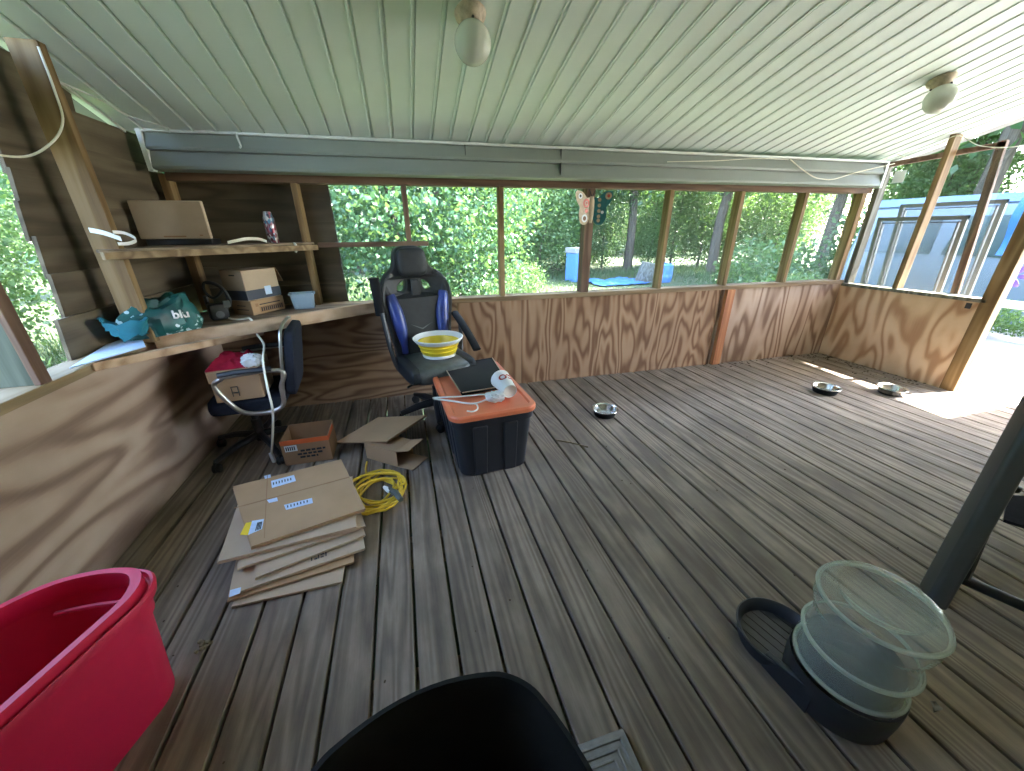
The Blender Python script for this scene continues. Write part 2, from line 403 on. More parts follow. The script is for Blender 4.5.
b = B(); b.att = .2; fbox(b, -.04, .01, .0, .08, .806, 1.66); trim(b, 'stud_z')
b = B(); b.att = .45; fbox(b, 4.372, 4.462, -.04, 0, .0, .768); trim(b, 'stud_red')
b = B(); fbox(b, .80, 1.575, -.022, -.002, 1.212, 1.246); trim(b, 'brown')
# window screens of the far wall
wn = 0
edges = [.92] + [s for q in studs[1:] for s in q]
edges = [(.918, 1.415)] + [(studs[i][1], studs[i + 1][0]) for i in range(1, 7)]
for u0, u1 in edges:
    wn += 1; b = B(); fbox(b, u0, u1, .060, .0612, .806, 1.62); o = b.build('window_%d' % wn, MT['screen'], smooth=False); struct(o)

# vinyl siding band above the windows
band = struct(bpy.data.objects.new('wall_back_siding', None)); COL.objects.link(band)
prof = [(-.105, 1.664), (-.132, 1.670), (-.134, 1.685), (-.108, 1.757), (-.106, 1.766), (-.130, 1.769), (-.134, 1.784), (-.110, 1.862), (-.02, 1.862), (-.02, 1.664)]
b = B(); u0, u1 = -.0, 5.74; n = len(prof)
vs = [W(u, v, z) for u in (u0, u1) for v, z in prof]
b.add(vs, [tuple(range(n)), tuple(range(2 * n - 1, n - 1, -1))] + [(i, n + i, n + (i + 1) % n, (i + 1) % n) for i in range(n)])
b.build('siding_course', MT['siding'], band, ang=15)
b = B()
for u in (0.0, 5.74): fbox(b, u - .012, u + .012, -.135, -.09, 1.655, 1.868)
b.build('channel', MT['jtrim'], band)
b = B(); fbox(b, 0, 5.745, -.137, -.11, 1.858, 1.872); b.build('channel', MT['jtrim'], band)
b = B()
for u, z0, z1 in ((1.87, 1.775, 1.86), (2.57, 1.67, 1.86)): fbox(b, u, u + .004, -.131, -.11, z0, z1)
b.build('lap_joint', MT['ink'], band)

# ceiling soffit
b = B(); per = .1245; x = -1.44
def cstrip(pr):      # profile (x, dz) extruded along the slope
    y0, y1 = 3.03, YN
    vs = [Vector((px_, y, ceil_z(y) + dz)) for y in (y0, y1) for px_, dz in pr]; n = len(pr)
    b.add(vs, [(i, i + 1, n + i + 1, n + i) for i in range(n - 1)])
pr = []
while x < 4.66:
    pr += [(x, 0), (x + per - .024, 0), (x + per - .022, -.006), (x + per - .013, -.006), (x + per - .012, .016), (x + per - .002, .016)]
    x += per
cstrip(pr)
ce = struct(b.build('ceiling', MT['vinyl'], ang=10))
b = B()
vs = []
for y in (3.03, YN):
    z = ceil_z(y)
    vs += [Vector((4.60, y, z - .006)), Vector((4.70, y, z - .006)), Vector((4.70, y, z + .16)), Vector((4.60, y, z + .16))]
b.add(vs, [(0, 1, 2, 3), (7, 6, 5, 4)] + [(i, 4 + i, 4 + (i + 1) % 4, (i + 1) % 4) for i in range(4)]); b.build('fascia', MT['jtrim'], ce)
b = B(); vs = []
for y in (3.6, YN):
    z = ceil_z(y)
    vs += [Vector((-1.75, y, z + .13)), Vector((5.28, y, z + .13)), Vector((5.28, y, z + .17)), Vector((-1.75, y, z + .17))]
b.add(vs, [(0, 1, 2, 3), (7, 6, 5, 4)] + [(i, 4 + i, 4 + (i + 1) % 4, (i + 1) % 4) for i in range(4)]); roof = struct(b.build('roof', MT['roofing']))
b = B(); vs = []
for y in (3.02, YN):
    z = ceil_z(y)
    vs += [Vector((-1.452, y, z - .014)), Vector((-1.42, y, z - .014)), Vector((-1.42, y, z + .01)), Vector((-1.452, y, z + .01))]
b.add(vs, [(0, 1, 2, 3), (7, 6, 5, 4)] + [(i, 4 + i, 4 + (i + 1) % 4, (i + 1) % 4) for i in range(4)]); b.build('channel', MT['jtrim'], ce)

# left half wall
wl = struct(bpy.data.objects.new('wall_left', None)); COL.objects.link(wl)
b = B(); b.att = .31; b.box(XL - .012, XL, .72, 3.13, -.06, .765); b.att = .9; b.box(XL - .012, XL, YN, .717, -.06, .765); b.build('plywood_panel', MT['ply_left'], wl)
b = B(); b.att = .4; b.box(XL - .13, XL + .012, YN, 3.13, .762, .80); b.build('sill', MT['stud_y'], wl, .003)
b = B(); b.att = .35; b.box(-1.352, -1.252, 2.27, 2.312, .80, 2.01); trim(b, 'stud_z')
b = B(); b.att = .75; b.box(-1.46, -1.352, 1.705, 1.745, .80, ceil_z(1.7) - .01); trim(b, 'old_wood')
b = B(); b.att = .15; b.box(-1.352, -1.330, 1.70, 1.75, .80, ceil_z(1.7) - .01); trim(b, 'brown_z')
for y in (.75,):
    b = B(); b.att = .75; b.box(-1.46, -1.352, y, y + .04, .80, ceil_z(y) - .01); trim(b, 'grey_wood')
# lap boards closing the corner, on the left and on the far wall
lap = struct(bpy.data.objects.new('wall_left_siding', None)); COL.objects.link(lap)
b = B(); steps = [(.80, .98, 2.03), (.98, 1.16, 2.10), (1.16, 1.31, 2.115), (1.31, 1.44, 2.11), (1.44, 1.56, 2.145), (1.56, 1.70, 2.155), (1.70, 1.86, .9), (1.86, 2.0, 1.2)]
for z0, z1, ys in steps:
    b.att = random.random(); ye = 3.30
    if z1 > 1.8: ye = min(3.30, 3.02 - (z1 - 1.862 + .05) / .278 + .35)
    b.hexa([Vector(p) for p in ((-1.462, ys, z0 - .02), (-1.447, ys, z0 - .02), (-1.447, ye, z0 - .02), (-1.462, ye, z0 - .02), (-1.442, ys, z1), (-1.427, ys, z1), (-1.427, ye, z1), (-1.442, ye, z1))])
b.build('lap_boards', MT['lap_y'], lap)
lap2 = struct(bpy.data.objects.new('wall_back_boards', None)); COL.objects.link(lap2)
b = B()
for i in range(6):
    z0 = .80 + i * .145; b.att = random.random(); ue = .915 + .0 * i
    p = [W(-.19, .135, z0 - .02), W(ue, .135, z0 - .02), W(ue, .15, z0 - .02), W(-.19, .15, z0 - .02), W(-.19, .10, z0 + .145), W(ue, .10, z0 + .145), W(ue, .115, z0 + .145), W(-.19, .115, z0 + .145)]
    b.hexa(p)
b.build('lap_boards', MT['lap'], lap2)
# left screens
for y0, y1 in ((1.75, 2.2), (.79, 1.705)):
    wn += 1; b = B(); b.box(-1.452, -1.451, y0, y1, .80, 1.98 if y0 > 1 else 2.1); struct(b.build('window_%d' % wn, MT['screen'], smooth=False))

# right half wall, its posts, frame and screens
wr = struct(bpy.data.objects.new('wall_right', None)); COL.objects.link(wr)
b = B(); b.att = .21; b.box(XR, XR + .012, 1.85, 2.94, -.06, .75); b.build('plywood_panel', MT['ply_right'], wr)
b = B(); b.box(XR - .01, XR + .10, 1.82, 2.91, .748, .778); b.build('sill', MT['grey_wood'], wr, .003)
b = B(); b.box(XR - .004, XR, 1.895, 1.93, .69, .735); b.build('latch', MT['ink'], wr)
b = B(); b.att = .1; b.box(XR, XR + .09, 2.432, 2.472, .778, ceil_z(2.45) - .004); trim(b, 'stud_z')
b = B(); b.att = .63; b.box(XR - .01, XR + .08, 1.762, 1.856, 0.0, ceil_z(1.78) - .004); trim(b, 'stud_z')
b = B(); b.att = .5; b.box(XR + .02, XR + .11, 2.872, 2.912, .0, 1.84); trim(b, 'grey_wood')
b = B(); b.bar((XR + .12, 2.955, .78), (XR + .12, 2.955, 1.89), .035, .035, (0, 1, 0)); trim(b, 'brown_z')
b = B(); b.bar((XR + .12, 2.08, .78), (XR + .12, 2.19, 1.93), .035, .05, (0, 1, 0)); trim(b, 'brown_z')
b = B(); b.bar((XR + .12, 2.94, 1.865), (XR + .12, 2.16, 1.905), .035, .04); trim(b, 'brown')
for y0, y1, z1 in ((2.472, 2.87, 1.85), (2.125, 2.432, 1.87), (1.835, 2.075, 2.05)):
    wn += 1; b = B(); b.box(XR + .094, XR + .095, y0, y1, .778, z1); struct(b.build('window_%d' % wn, MT['screen'], smooth=False))
tag(B().box(XR + .088, XR + .0895, 2.74, 2.83, 1.70, 1.80).build('paper_notice', MT['paper']), 'small blank white paper square at the top corner of the right-hand screen', 'paper')
# unseen wall behind the camera and unseen roof slab added to shade the yard
b = B(); b.box(-1.5, 7.2, YN - .1, YN, -.3, 3.4); b.box(4.50, 4.58, YN, .45, -.3, 3.0); b.box(-1.50, -1.352, YN, .72, .80, 2.9); struct(b.build('wall_front', MT['bounce_tan']))  # drawn in close, side pieces shut the near openings to darken the foreground
b = B(); b.hexa([Vector(p) for p in ((4.80, -4, 2.75), (6.6, -4, 2.75), (6.6, 1.2, 2.45), (4.80, 1.2, 2.45), (4.80, -4, 2.9), (6.6, -4, 2.9), (6.6, 1.2, 2.55), (4.80, 1.2, 2.55))]); SHADE_ROOF = struct(b.build('roof_shade', MT['roofing']))  # added out of view; sized to bound the sun patch by the door

# ------------------------------------------------------------------ outdoors: ground
b = B(); GZ = -.38; b.box(-45, 60, -20, 75, GZ - .2, GZ); struct(b.build('ground', MT['lawn']))
b = B(); b.box(4.56, 8.2, -4.5, 3.3, GZ, -.03); struct(b.build('path_slab', MT['concrete'], None, .01))

# ------------------------------------------------------------------ furniture: corner desk and shelf
t = thing('corner_desk', 'wooden built-in desk set diagonally across the dark corner', 'desk')
b = B(); A1 = Vector((-1.30, 2.345, 0)); B1 = Vector((-.245, 3.025, 0))
b.prism([(XL + .002, 2.335), (-1.30, 2.335), (-.26, 3.035), (-.24, 3.068), (XL + .002, 3.115)], .795, .812); b.build('desktop', MT['desk_top'], t)
dd = (B1 - A1).normalized(); nn = Vector((dd.y, -dd.x, 0))
b = B(); a = A1 + nn * .02; e = B1 + nn * .02; b.bar(a + Vector((0, 0, .783)), e + Vector((0, 0, .783)), .036, .078); b.build('front_board', MT['desk_front'], t, .004)
b = B(); p0 = px(91, 366, -1.33); p1 = fl(262, 332, .728); b.bar(p0 + Vector((0, 0, -.005)), p1, .03, .038); b.build('support_strip', MT['desk_front'], t, .003)
t = thing('corner_shelf', 'rough wooden shelf set diagonally across the corner above the desk', 'shelf')
b = B(); sa = Vector((-1.272, 2.17)); sb = Vector((-.565, 3.055))
b.prism([(-1.335, 2.26), (-1.29, 2.20), (sa.x, sa.y), (sb.x, sb.y), (-.575, 3.092), (-1.335, 3.12)], 1.236, 1.250); b.build('shelf_board', MT['desk_top'], t, .002)
b = B(); b.bar((sa.x + .012, sa.y - .01, 1.226), (sb.x + .012, sb.y - .012, 1.216), .032, .034); b.build('front_rail', MT['stud_x'], t, .003)
b = B(); s1 = fl(92, 361, .803); s2 = fl(140, 336, .808)
b.prism([tuple(fl(*k, .812).xy) for k in ((70, 369), (146, 347), (140, 334), (106, 346))], .812, .818)  # board spread along the sill; its blue tint stands in for skylight
tag(b.build('foam_board', MT['label']), 'pale flat board lying on the sill at the desk end, tinted blue for skylight', 'board')

def sheet_quad(b, pts, t):
    p = [Vector(q) for q in pts]; b.hexa(p + [q + Vector((0, 0, t)) for q in p])
# carton leaning on the upper shelf and the dark case below it
c0 = Matrix.Translation((-1.225, 2.80, 0)) @ Matrix.Rotation(-.03, 4, 'Z')
t = thing('cardboard_box', 'tan cardboard carton with a pale front standing on the upper shelf', 'box')
b = B(); b.box(-.178, .172, -.05, -.02, 1.285, 1.485, c0); b.build('carton', MT['card_pale'], t, .006)
b = B(); b.box(-.06, .05, -.0512, -.0502, 1.294, 1.302, c0); b.box(.12, .135, -.0512, -.0502, 1.30, 1.306, c0); b.build('print_mark', MT['card_dark'], t)
b = B(); b.box(-.155, .175, -.052, .06, 1.251, 1.284, c0); tag(b.build('flat_case', MT['black'], None, .006), 'flat black case under the tan carton on the upper shelf', 'case')
t = thing('spray_can', 'tall can with mottled red, white and blue print on the upper shelf', 'can', (-.79, 2.965, 1.251))
B().lathe([(.030, 0), (.032, .004), (.032, .150), (.026, .163)], 24).build('can_body', MT['can'], t)
B().lathe([(.026, .163), (.026, .168), (.023, .186), (.02, .188)], 24).build('cap', MT['can'], t)
def strap(name, pts, w, t, mat, label, cat):
    b = B(); pts = spline(pts, 8); vs = []; n = len(pts)
    for i, p in enumerate(pts):
        for q in ((-w / 2, 0), (w / 2, 0)):
            vs.append(p + Vector((0, 0, q[0])))
        d = (pts[min(i + 1, n - 1)] - pts[max(i - 1, 0)]); nr = Vector((-d.y, d.x, 0)); nr = nr.normalized() * t if nr.length > 1e-6 else Vector((0, t, 0))
        vs.append(p + nr + Vector((0, 0, w / 2))); vs.append(p + nr - Vector((0, 0, w / 2)))
    b.add(vs, [(0, 1, 2, 3), tuple(4 * (n - 1) + k for k in (3, 2, 1, 0))] + [(4 * i + k, 4 * i + 4 + k, 4 * i + 4 + (k + 1) % 4, 4 * i + (k + 1) % 4) for i in range(n - 1) for k in range(4)])
    return tag(b.build(name, MT[mat]), label, cat)
t = thing('white_strap', 'white punched strap looped round the wall stud at the end of the shelf', 'strap')
for nm, P_ in (('strap_end', [py(89, 230, 2.20), py(104, 233, 2.19), py(121, 239, 2.19)]), ('strap_loop', [py(113, 232, 2.26), py(124, 233, 2.29), py(134, 237.5, 2.29), py(135, 241, 2.27), py(128, 243.5, 2.22), py(118, 244, 2.19)])):
    o = strap(nm, P_, .020 if nm == 'strap_end' else .014, .0025, 'white', '', ''); o.parent = t
    for k_ in ('label', 'category'): del o[k_]
strap('plastic_strip', [(-.99, 2.78, 1.260), (-.95, 2.80, 1.270), (-.90, 2.84, 1.280), (-.85, 2.89, 1.276), (-.82, 2.93, 1.260)], .018, .003, 'white_cord', 'pale bent plastic strip lying beside the printed can', 'strip')
b = B(); b.tube(spline([(-.665, 2.935, 1.246), (-.655, 2.92, 1.243), (-.65, 2.912, 1.22), (-.66, 2.905, 1.19)], 5), .007, 8); tag(b.build('tape_scrap', MT['white']), 'scrap of white tape hanging off the end of the shelf rail', 'tape')

# boxes on the desk
ang = math.atan2(3.0 - 2.775, -.82 + .96)
mb = Matrix.Translation((-.96, 2.785, 0)) @ Matrix.Rotation(ang, 4, 'Z')
t = thing('parcel_box', 'lower parcel box with printed barcode panel on the desk', 'box')
B().box(0, .255, 0, .165, .813, .905, mb).build('carton', MT['card'], t, .004)
b = B(); b.box(.055, .245, -.0012, 0, .825, .86, mb); b.box(.03, .05, -.0012, 0, .865, .885, mb); b.build('printed_panel', MT['card_dark'], t)
b = B()
for i in range(11): b.box(.065 + i * .016, .065 + i * .016 + .009, -.002, -.0013, .829, .856, mb)
b.box(.06, .22, -.002, -.0003, .872, .878, mb); b.box(-.0012, 0, .03, .13, .845, .85, mb); b.box(-.0012, 0, .05, .12, .87, .875, mb); b.build('barcode', MT['ink'], t)
t = thing('parcel_box', 'upper tan parcel box with dark tape band stacked on the desk', 'box')
B().box(-.01, .245, 0, .18, .906, 1.095, mb).build('carton', MT['card_pale'], t, .004)
B().box(-.012, .247, -.002, .182, .912, .972, mb).build('tape_band', MT['tape'], t)
B().box(.125, .175, -.0032, -.002, .930, .985, mb).build('label_sticker', MT['label'], t)
b = B(); b.box(-.0115, -.0101, .06, .105, 1.062, 1.07, mb); b.build('print_mark', MT['ink'], t)
b = B(); b.add([mb @ Vector(p) for p in ((.246, .0, 1.094), (.246, .17, 1.094), (.285, .17, 1.0), (.285, .0, 1.0), (.249, .0, 1.096), (.249, .17, 1.096), (.288, .17, 1.002), (.288, .0, 1.002))], [(0, 1, 2, 3), (7, 6, 5, 4), (0, 4, 5, 1), (1, 5, 6, 2), (2, 6, 7, 3), (3, 7, 4, 0)]); b.build('flap', MT['card_dark'], t)
t = thing('plastic_tub', 'small translucent blue plastic tub beside the parcel boxes', 'tub', (-.695, 2.975, .813), .18); t.scale = (1.22, 1.1, 1.15)
b = B(); rings = [rrect(.105, .085, .02, 0), rrect(.125, .105, .02, .085), rrect(.138, .118, .022, .086), rrect(.138, .118, .022, .093), rrect(.120, .10, .018, .093), rrect(.10, .08, .018, .004)]
b.loft(rings).build('tub_body', MT['clearblue'], t)
# cable tangle and black device
t = thing('black_device', 'black electronic gadget with a round dial on the desk', 'gadget', (-1.13, 2.735, .813), .5)
b = B(); b.pad((0, 0, .05), (.10, .09, .10), None, .3); b.build('case', MT['black'], t)
m = Matrix.Translation((.0, -.046, .035)) @ Matrix.Rotation(PI / 2, 4, 'X'); B().lathe([(.022, 0), (.022, .006), (.012, .007), (.012, .003), (.004, .003)], 20, m).build('dial', MT['alu'], t)
B().box(.03, .065, -.05, -.046, .075, .115).build('tag', MT['pu_grey'], t)
t = thing('cable_tangle', 'tangled dark cable hanging behind the gadget on the desk', 'cable')
b = B(); P0 = py(207, 285, 2.72)
lp = [py(206, 283, 2.75), py(214, 284, 2.74), py(222, 290, 2.74), py(214, 298, 2.75), py(205, 292, 2.76), py(204, 283, 2.75), py(213, 283, 2.74), py(222, 288, 2.73), py(228, 296, 2.73), py(230, 304, 2.74), (-1.15, 2.79, .82)]
b.tube(spline(lp, 6), .008, 8); b.build('cable', MT['rubber'], t)
B().tube([py(205, 296, 2.76), py(208, 306, 2.76)], .02, 10, flat=.5).build('adapter', MT['black'], t)
# white power cord down the desk front
t = thing('power_cord', 'white power cord hanging over the desk front to the floor', 'cord')
cp = [(-1.07, 2.70, .822), (-1.04, 2.675, .820), (-1.0, 2.66, .819), (-.96, 2.655, .823), (-.925, 2.60, .832)]
e0 = Vector((-.895, 2.575, .80)); cp += [e0, (-.895, 2.565, .74), py(264, 345, 2.42), py(263, 362, 2.24), py(268, 390, 2.12), py(273, 415, 2.12), (-.89, 2.25, .06)]
B().tube(spline(cp, 8), .006, 8).build('cable', MT['white_cord'], t)
B().tube([(-.89, 2.25, .075), (-.888, 2.25, .04), (-.885, 2.25, .014)], .016, 10, flat=.7).build('plug', MT['white'], t)
# crumpled bag
def bagmesh():
    b = B(); n, mm = 48, 28; vs = []
    for i in range(mm + 1):
        ph = -PI / 2 + PI * i / mm
        for k in range(n):
            th = 2 * PI * k / n
            q = Vector((math.cos(ph) * math.cos(th), math.cos(ph) * math.sin(th), math.sin(ph)))
            sz = 1 + .34 * noise.noise(q * 1.7 + Vector((3, 1, 2))) + .30 * abs(noise.noise(q * 2.3)) - .10 * abs(noise.noise(q * 5.0))
            xx = q.x * .165; taper = .72 + .36 * (q.x * .5 + .5) + (.22 * max(0, q.x - .25))
            p = Vector((xx * sz, q.y * .088 * sz * taper, q.z * .125 * sz * taper * (1.15 if q.z > 0 else 1)))
            if p.z < -.062: p.z = -.062
            p.z += .062; vs.append(p)
    fs = []
    for i in range(mm):
        for k in range(n):
            l = (k + 1) % n; fs.append((i * n + k, i * n + l, (i + 1) * n + l, (i + 1) * n + k))
    b.add(vs, fs); return b
bl = Vector((-1.255, 2.375, .822)); brz = math.radians(60)
t = thing('plastic_bag', 'crumpled teal plastic bag with white floral print and letters on the desk', 'bag', bl, brz)
bb = bagmesh(); bb.build('bag_body', MT['bag'], t, ang=25)
b = B()
for (y0, z0), (y1, z1), (y2, z2) in (((-.09, .075), (.0, .06), (.09, .09)),):
    top = spline([(-.10, -.06, .11), (-.15, -.09, .085), (-.22, -.05, .115), (-.25, -.02, .12)], 4)
    low = spline([(-.10, -.05, .03), (-.15, -.06, .04), (-.21, -.02, .03), (-.24, .0, .07)], 4)
    back = spline([(-.10, .05, .11), (-.16, .03, .10), (-.22, .04, .13), (-.25, -.02, .12)], 4)
    for aa, cc in ((top, low), (back, top)):
        n = len(aa); R_ = 7; g = []
        for r_ in range(R_ + 1):
            for i in range(n):
                p = aa[i].lerp(cc[i], r_ / R_); e_ = .030 * noise.noise(p * 17) + .018 * noise.noise(p * 41)
                g.append(p + Vector((e_ * .6, -e_, e_)))
        m_ = len(g); b.add(g + [p + Vector((0, .0015, -.002)) for p in g], [f_ for r_ in range(R_) for i in range(n - 1) for f_ in ((r_ * n + i, r_ * n + i + 1, (r_ + 1) * n + i + 1, (r_ + 1) * n + i), (m_ + (r_ + 1) * n + i, m_ + (r_ + 1) * n + i + 1, m_ + r_ * n + i + 1, m_ + r_ * n + i))])
b.build('bag_mouth', MT['bag_lit'], t, ang=60)
vs, fs = text_mesh('blu', .058, 0, .002)
tree = BVHTree.FromPolygons(bb.v, bb.f); b = B(); out = []
mi = Matrix.Rotation(-brz, 3, 'Z'); camdir = mi @ (bl + Vector((.1, 0, .06)) - CAM); camdir.normalize()
rt = Vector((-camdir.y, camdir.x, 0)) * -1; rt.normalize(); upv = rt.cross(camdir)
ctr = Vector((.075, -.05, .088))
for v in vs:
    o_ = ctr + rt * v.x + upv * v.y - camdir * .5
    h = tree.ray_cast(o_, camdir)
    out.append((h[0] - camdir * .009) if h[0] is not None else ctr + rt * v.x + upv * v.y)
b.add(out, fs); b.build('lettering', MT['paper'], t, smooth=False)

# ------------------------------------------------------------------ office chair with box, under the desk
def caster(b_, c, r=.026):
    m = Matrix.Translation(c) @ Matrix.Rotation(PI / 2, 4, 'X'); b_.lathe([(r * .8, -.022), (r, -.018), (r, -.004), (r * .8, -.003), (r * .8, .003), (r, .004), (r, .018), (r * .8, .022)], 14, m)
oc = thing('office_chair', 'navy office chair with chrome loop arms tucked under the corner desk', 'office chair', (-1.005, 2.475, 0), -PI / 2 + .10)
b = B(); b.pad((0, .03, .385), (.43, .40, .09), None, .35); b.build('seat', MT['navy'], oc)
b = B(); mm = Matrix.Translation((0, .30, .60)) @ Matrix.Rotation(-.16, 4, 'X'); b.pad((0, 0, 0), (.42, .06, .40), mm.to_3x3(), .3); 
for v in b.v: v += Vector((0, .30, .60))
b.build('backrest', MT['navy'], oc)
b = B(); b.tube(spline([Vector((sx, .262 - .13 * 0 + (z - .60) * .16, z)) for sx, z in ((-.21, .42), (-.215, .60), (-.20, .77), (-.15, .815), (0, .825), (.15, .815), (.20, .77), (.215, .60), (.21, .42))], 5), .009, 8); b.build('back_trim', MT['chrome'], oc)
for s in (-1, 1):
    b = B(); xs = s * .265
    lp = [(xs, .26, .60), (xs, .0, .60), (xs, -.02, .592), (xs, -.06, .56), (xs, -.035, .48), (xs, .02, .39), (xs, .09, .362), (xs, .18, .362), (xs, .235, .40), (xs, .245, .5)]
    b.tube(spline(lp, 6, True), .0125, 10, True); b.build('armrest', MT['chrome'], oc)
    b = B(); b.tube([(xs, .22, .615), (xs, .05, .617), (xs, -.03, .61)], .016, 8); b.build('arm_pad', MT['black'], oc)
B().lathe([(.028, .07), (.028, .22), (.02, .22), (.02, .345)], 16).build('pedestal', MT['blackmetal'], oc)
for k in range(5):
    a = 2 * PI * k / 5 + .5; d = Vector((math.cos(a), math.sin(a), 0))
    lg = B(); lg.tube([Vector((0, 0, .11)) + d * .02, Vector((0, 0, .10)) + d * .16, Vector((0, 0, .07)) + d * .29], [.024, .02, .014], 8); L = lg.build('leg', MT['blackmetal'], oc)
    c = B(); caster(c, Vector((0, 0, .027)) + d * .29); c.tube([Vector((0, 0, .027)) + d * .29, Vector((0, 0, .07)) + d * .29], .012, 8); c.build('caster', MT['rubber'], L)
bx = thing('cardboard_box', 'brown cardboard box standing on the seat of the navy office chair', 'box', (-.975, 2.41, .431), .08)
b = B(); w, d, h = .235, .27, .185
b.box(-w / 2, w / 2, -d / 2, d / 2, 0, h); b.build('carton', MT['card'], bx, .004)
b = B(); b.box(-w / 2 - .004, w / 2 + .004, -d / 2 - .006, -d / 2 - .001, .12, .187); b.build('flap', MT['card'], bx)
b = B()
for dx in (0, .03): b.box(-.03 + dx, -.026 + dx, -d / 2 - .0075, -d / 2 - .0061, .03, .085)
b.box(-.03, .004, -d / 2 - .0075, -d / 2 - .0061, .05, .055); b.box(-.03, .004, -d / 2 - .0075, -d / 2 - .0061, .085, .089); b.build('print_mark', MT['ink'], bx)
def cloth(name, c, sx, sy, sz, mat, label, cat, seed=0, rz=0):
    b = B(); n = 26; vs = []
    for i in range(n + 1):
        for k in range(n + 1):
            x = (i / n - .5); y = (k / n - .5); r = max(abs(x), abs(y)) * 2
            z = (1 - r ** 3) * (.55 + .8 * abs(noise.noise(Vector((x * 4 + seed, y * 4, seed))))) + .10 * noise.noise(Vector((x * 9, y * 9 + seed, 3)))
            wv = 1 + .14 * noise.noise(Vector((x * 3, y * 3, seed + 5)))
            vs.append(Vector((x * sx * wv, y * sy * wv, max(0, z) * sz)))
    top = len(vs); vs2 = [Vector((v.x, v.y, 0 if False else max(0, v.z - .004))) for v in vs]
    f = [(i * (n + 1) + k, (i + 1) * (n + 1) + k, (i + 1) * (n + 1) + k + 1, i * (n + 1) + k + 1) for i in range(n) for k in range(n)]
    b.add(vs, f); b.add([Vector((v.x, v.y, 0)) for v in vs], [q[::-1] for q in f])
    o = b.build(name, MT[mat], None, ang=70); o.location = c; o.rotation_euler = (0, 0, rz); return tag(o, label, cat)
def crumple(name, c, size, mat, label, cat, seed):
    b = B(); b.pad((0, 0, 0), size, None, .75, 36)
    for v in b.v:
        q = Vector((v.x / size[0], v.y / size[1], v.z / size[2])) * 5 + Vector((seed, seed * 2, 1)); v *= 1 + .45 * (abs(noise.noise(q)) - .2) + .25 * (abs(noise.noise(q * 2.3)) - .2)
        v.z = max(v.z, -size[2] * .48)
    o = b.build(name, MT[mat], None, ang=20); o.location = c; return tag(o, label, cat)
cloth('red_cloth', (-1.0, 2.40, .618), .20, .24, .07, 'redcloth', 'crumpled dark red cloth on top of the box in the office chair', 'cloth', 2, .1)
crumple('white_cloth', (-.875, 2.33, .645), (.10, .09, .07), 'whitecloth', 'crumpled white cloth beside the red cloth on the chair box', 'cloth', 3)

# ------------------------------------------------------------------ gaming chair
gc = thing('gaming_chair', 'worn black and blue racing style gaming chair by the far wall', 'gaming chair', (.15, 2.64, 0), .27); gc.scale = (.91, .96, .965)
LEAN = .17
def bk(xv, zv, yv=0): return Vector((xv, .205 + (zv - .47) * math.tan(LEAN) + yv, zv))
half = [(0, 1.245), (.07, 1.242), (.105, 1.215), (.122, 1.16), (.14, 1.105), (.205, 1.055), (.252, .99), (.268, .90), (.255, .78), (.235, .66), (.222, .54), (.20, .47), (0, .455)]
outl = [Vector((a, c, 0)) for a, c in half] + [Vector((-a, c, 0)) for a, c in half[-2:0:-1]]
outl = spline(outl, 4, True)
def hole(s): return [(s * q[0], q[1]) for q in [tuple(v[:2]) for v in spline([(.050, 1.025, 0), (.095, 1.035, 0), (.150, .995, 0), (.158, .945, 0), (.10, .925, 0), (.060, .955, 0)], 4, True)]]
vs, fs = curve_mesh([[tuple(v[:2]) for v in outl], hole(1), hole(-1)], .022, .018, 3)
b = B(); b.add([bk(v.x, v.y, v.z + .02 + .35 * v.x * v.x * 0 - (abs(v.x) / .27) ** 2.5 * .06 * (1 if v.y < 1.05 else .3)) for v in vs], fs); back = b.build('backrest', MT['leather'], gc, ang=28)
tilt = Matrix.Rotation(-LEAN, 3, 'X')
b = B(); b.pad(bk(0, 1.150, -.04), (.235, .085, .205), tilt, .5, 28); b.build('headrest', MT['leather'], gc)
b = B()   # centre panel in chevron segments
segs = [(.49, .575), (.58, .665), (.67, .755), (.76, .845)]
for z0, z1 in segs:
    for s in (-1, 1):
        pts = [(0, z0 - .035), (s * .105, z0 + .01), (s * (.115 if z1 < .99 else .06), z1 + .01 if z1 < .99 else z1 + .0), (0, z1 - .035 if z1 < .99 else z1)]
        vv = [bk(p, z, -.028) for p, z in pts] + [bk(p * .93, z * .98 + .01 * 1, -.052) for p, z in pts]
        q = [(0, 1, 2, 3), (7, 6, 5, 4), (0, 4, 5, 1), (1, 5, 6, 2), (2, 6, 7, 3), (3, 7, 4, 0)]
        b.add(vv, q)
b.add([bk(p, z, -.028) for p, z in ((-.105, .855), (.105, .855), (.04, .905), (.032, 1.03), (-.032, 1.03), (-.04, .905))] + [bk(p * .93, z, -.046) for p, z in ((-.105, .858), (.105, .858), (.04, .908), (.032, 1.025), (-.032, 1.025), (-.04, .908))], [(0, 1, 2, 3, 4, 5), (11, 10, 9, 8, 7, 6)] + [(i, 6 + i, 6 + (i + 1) % 6, (i + 1) % 6) for i in range(6)])
b.build('centre_panel', MT['leather'], gc, .008, ang=60)
b = B()
for z0 in (.60, .70, .80):
    for s in (-1, 1): b.tube([bk(0, z0 - .035, -.060), bk(s * .05, z0 - .012, -.060), bk(s * .10, z0 + .01, -.060)], .006, 6)
b.build('seam', MT['fixture_grey'], gc)
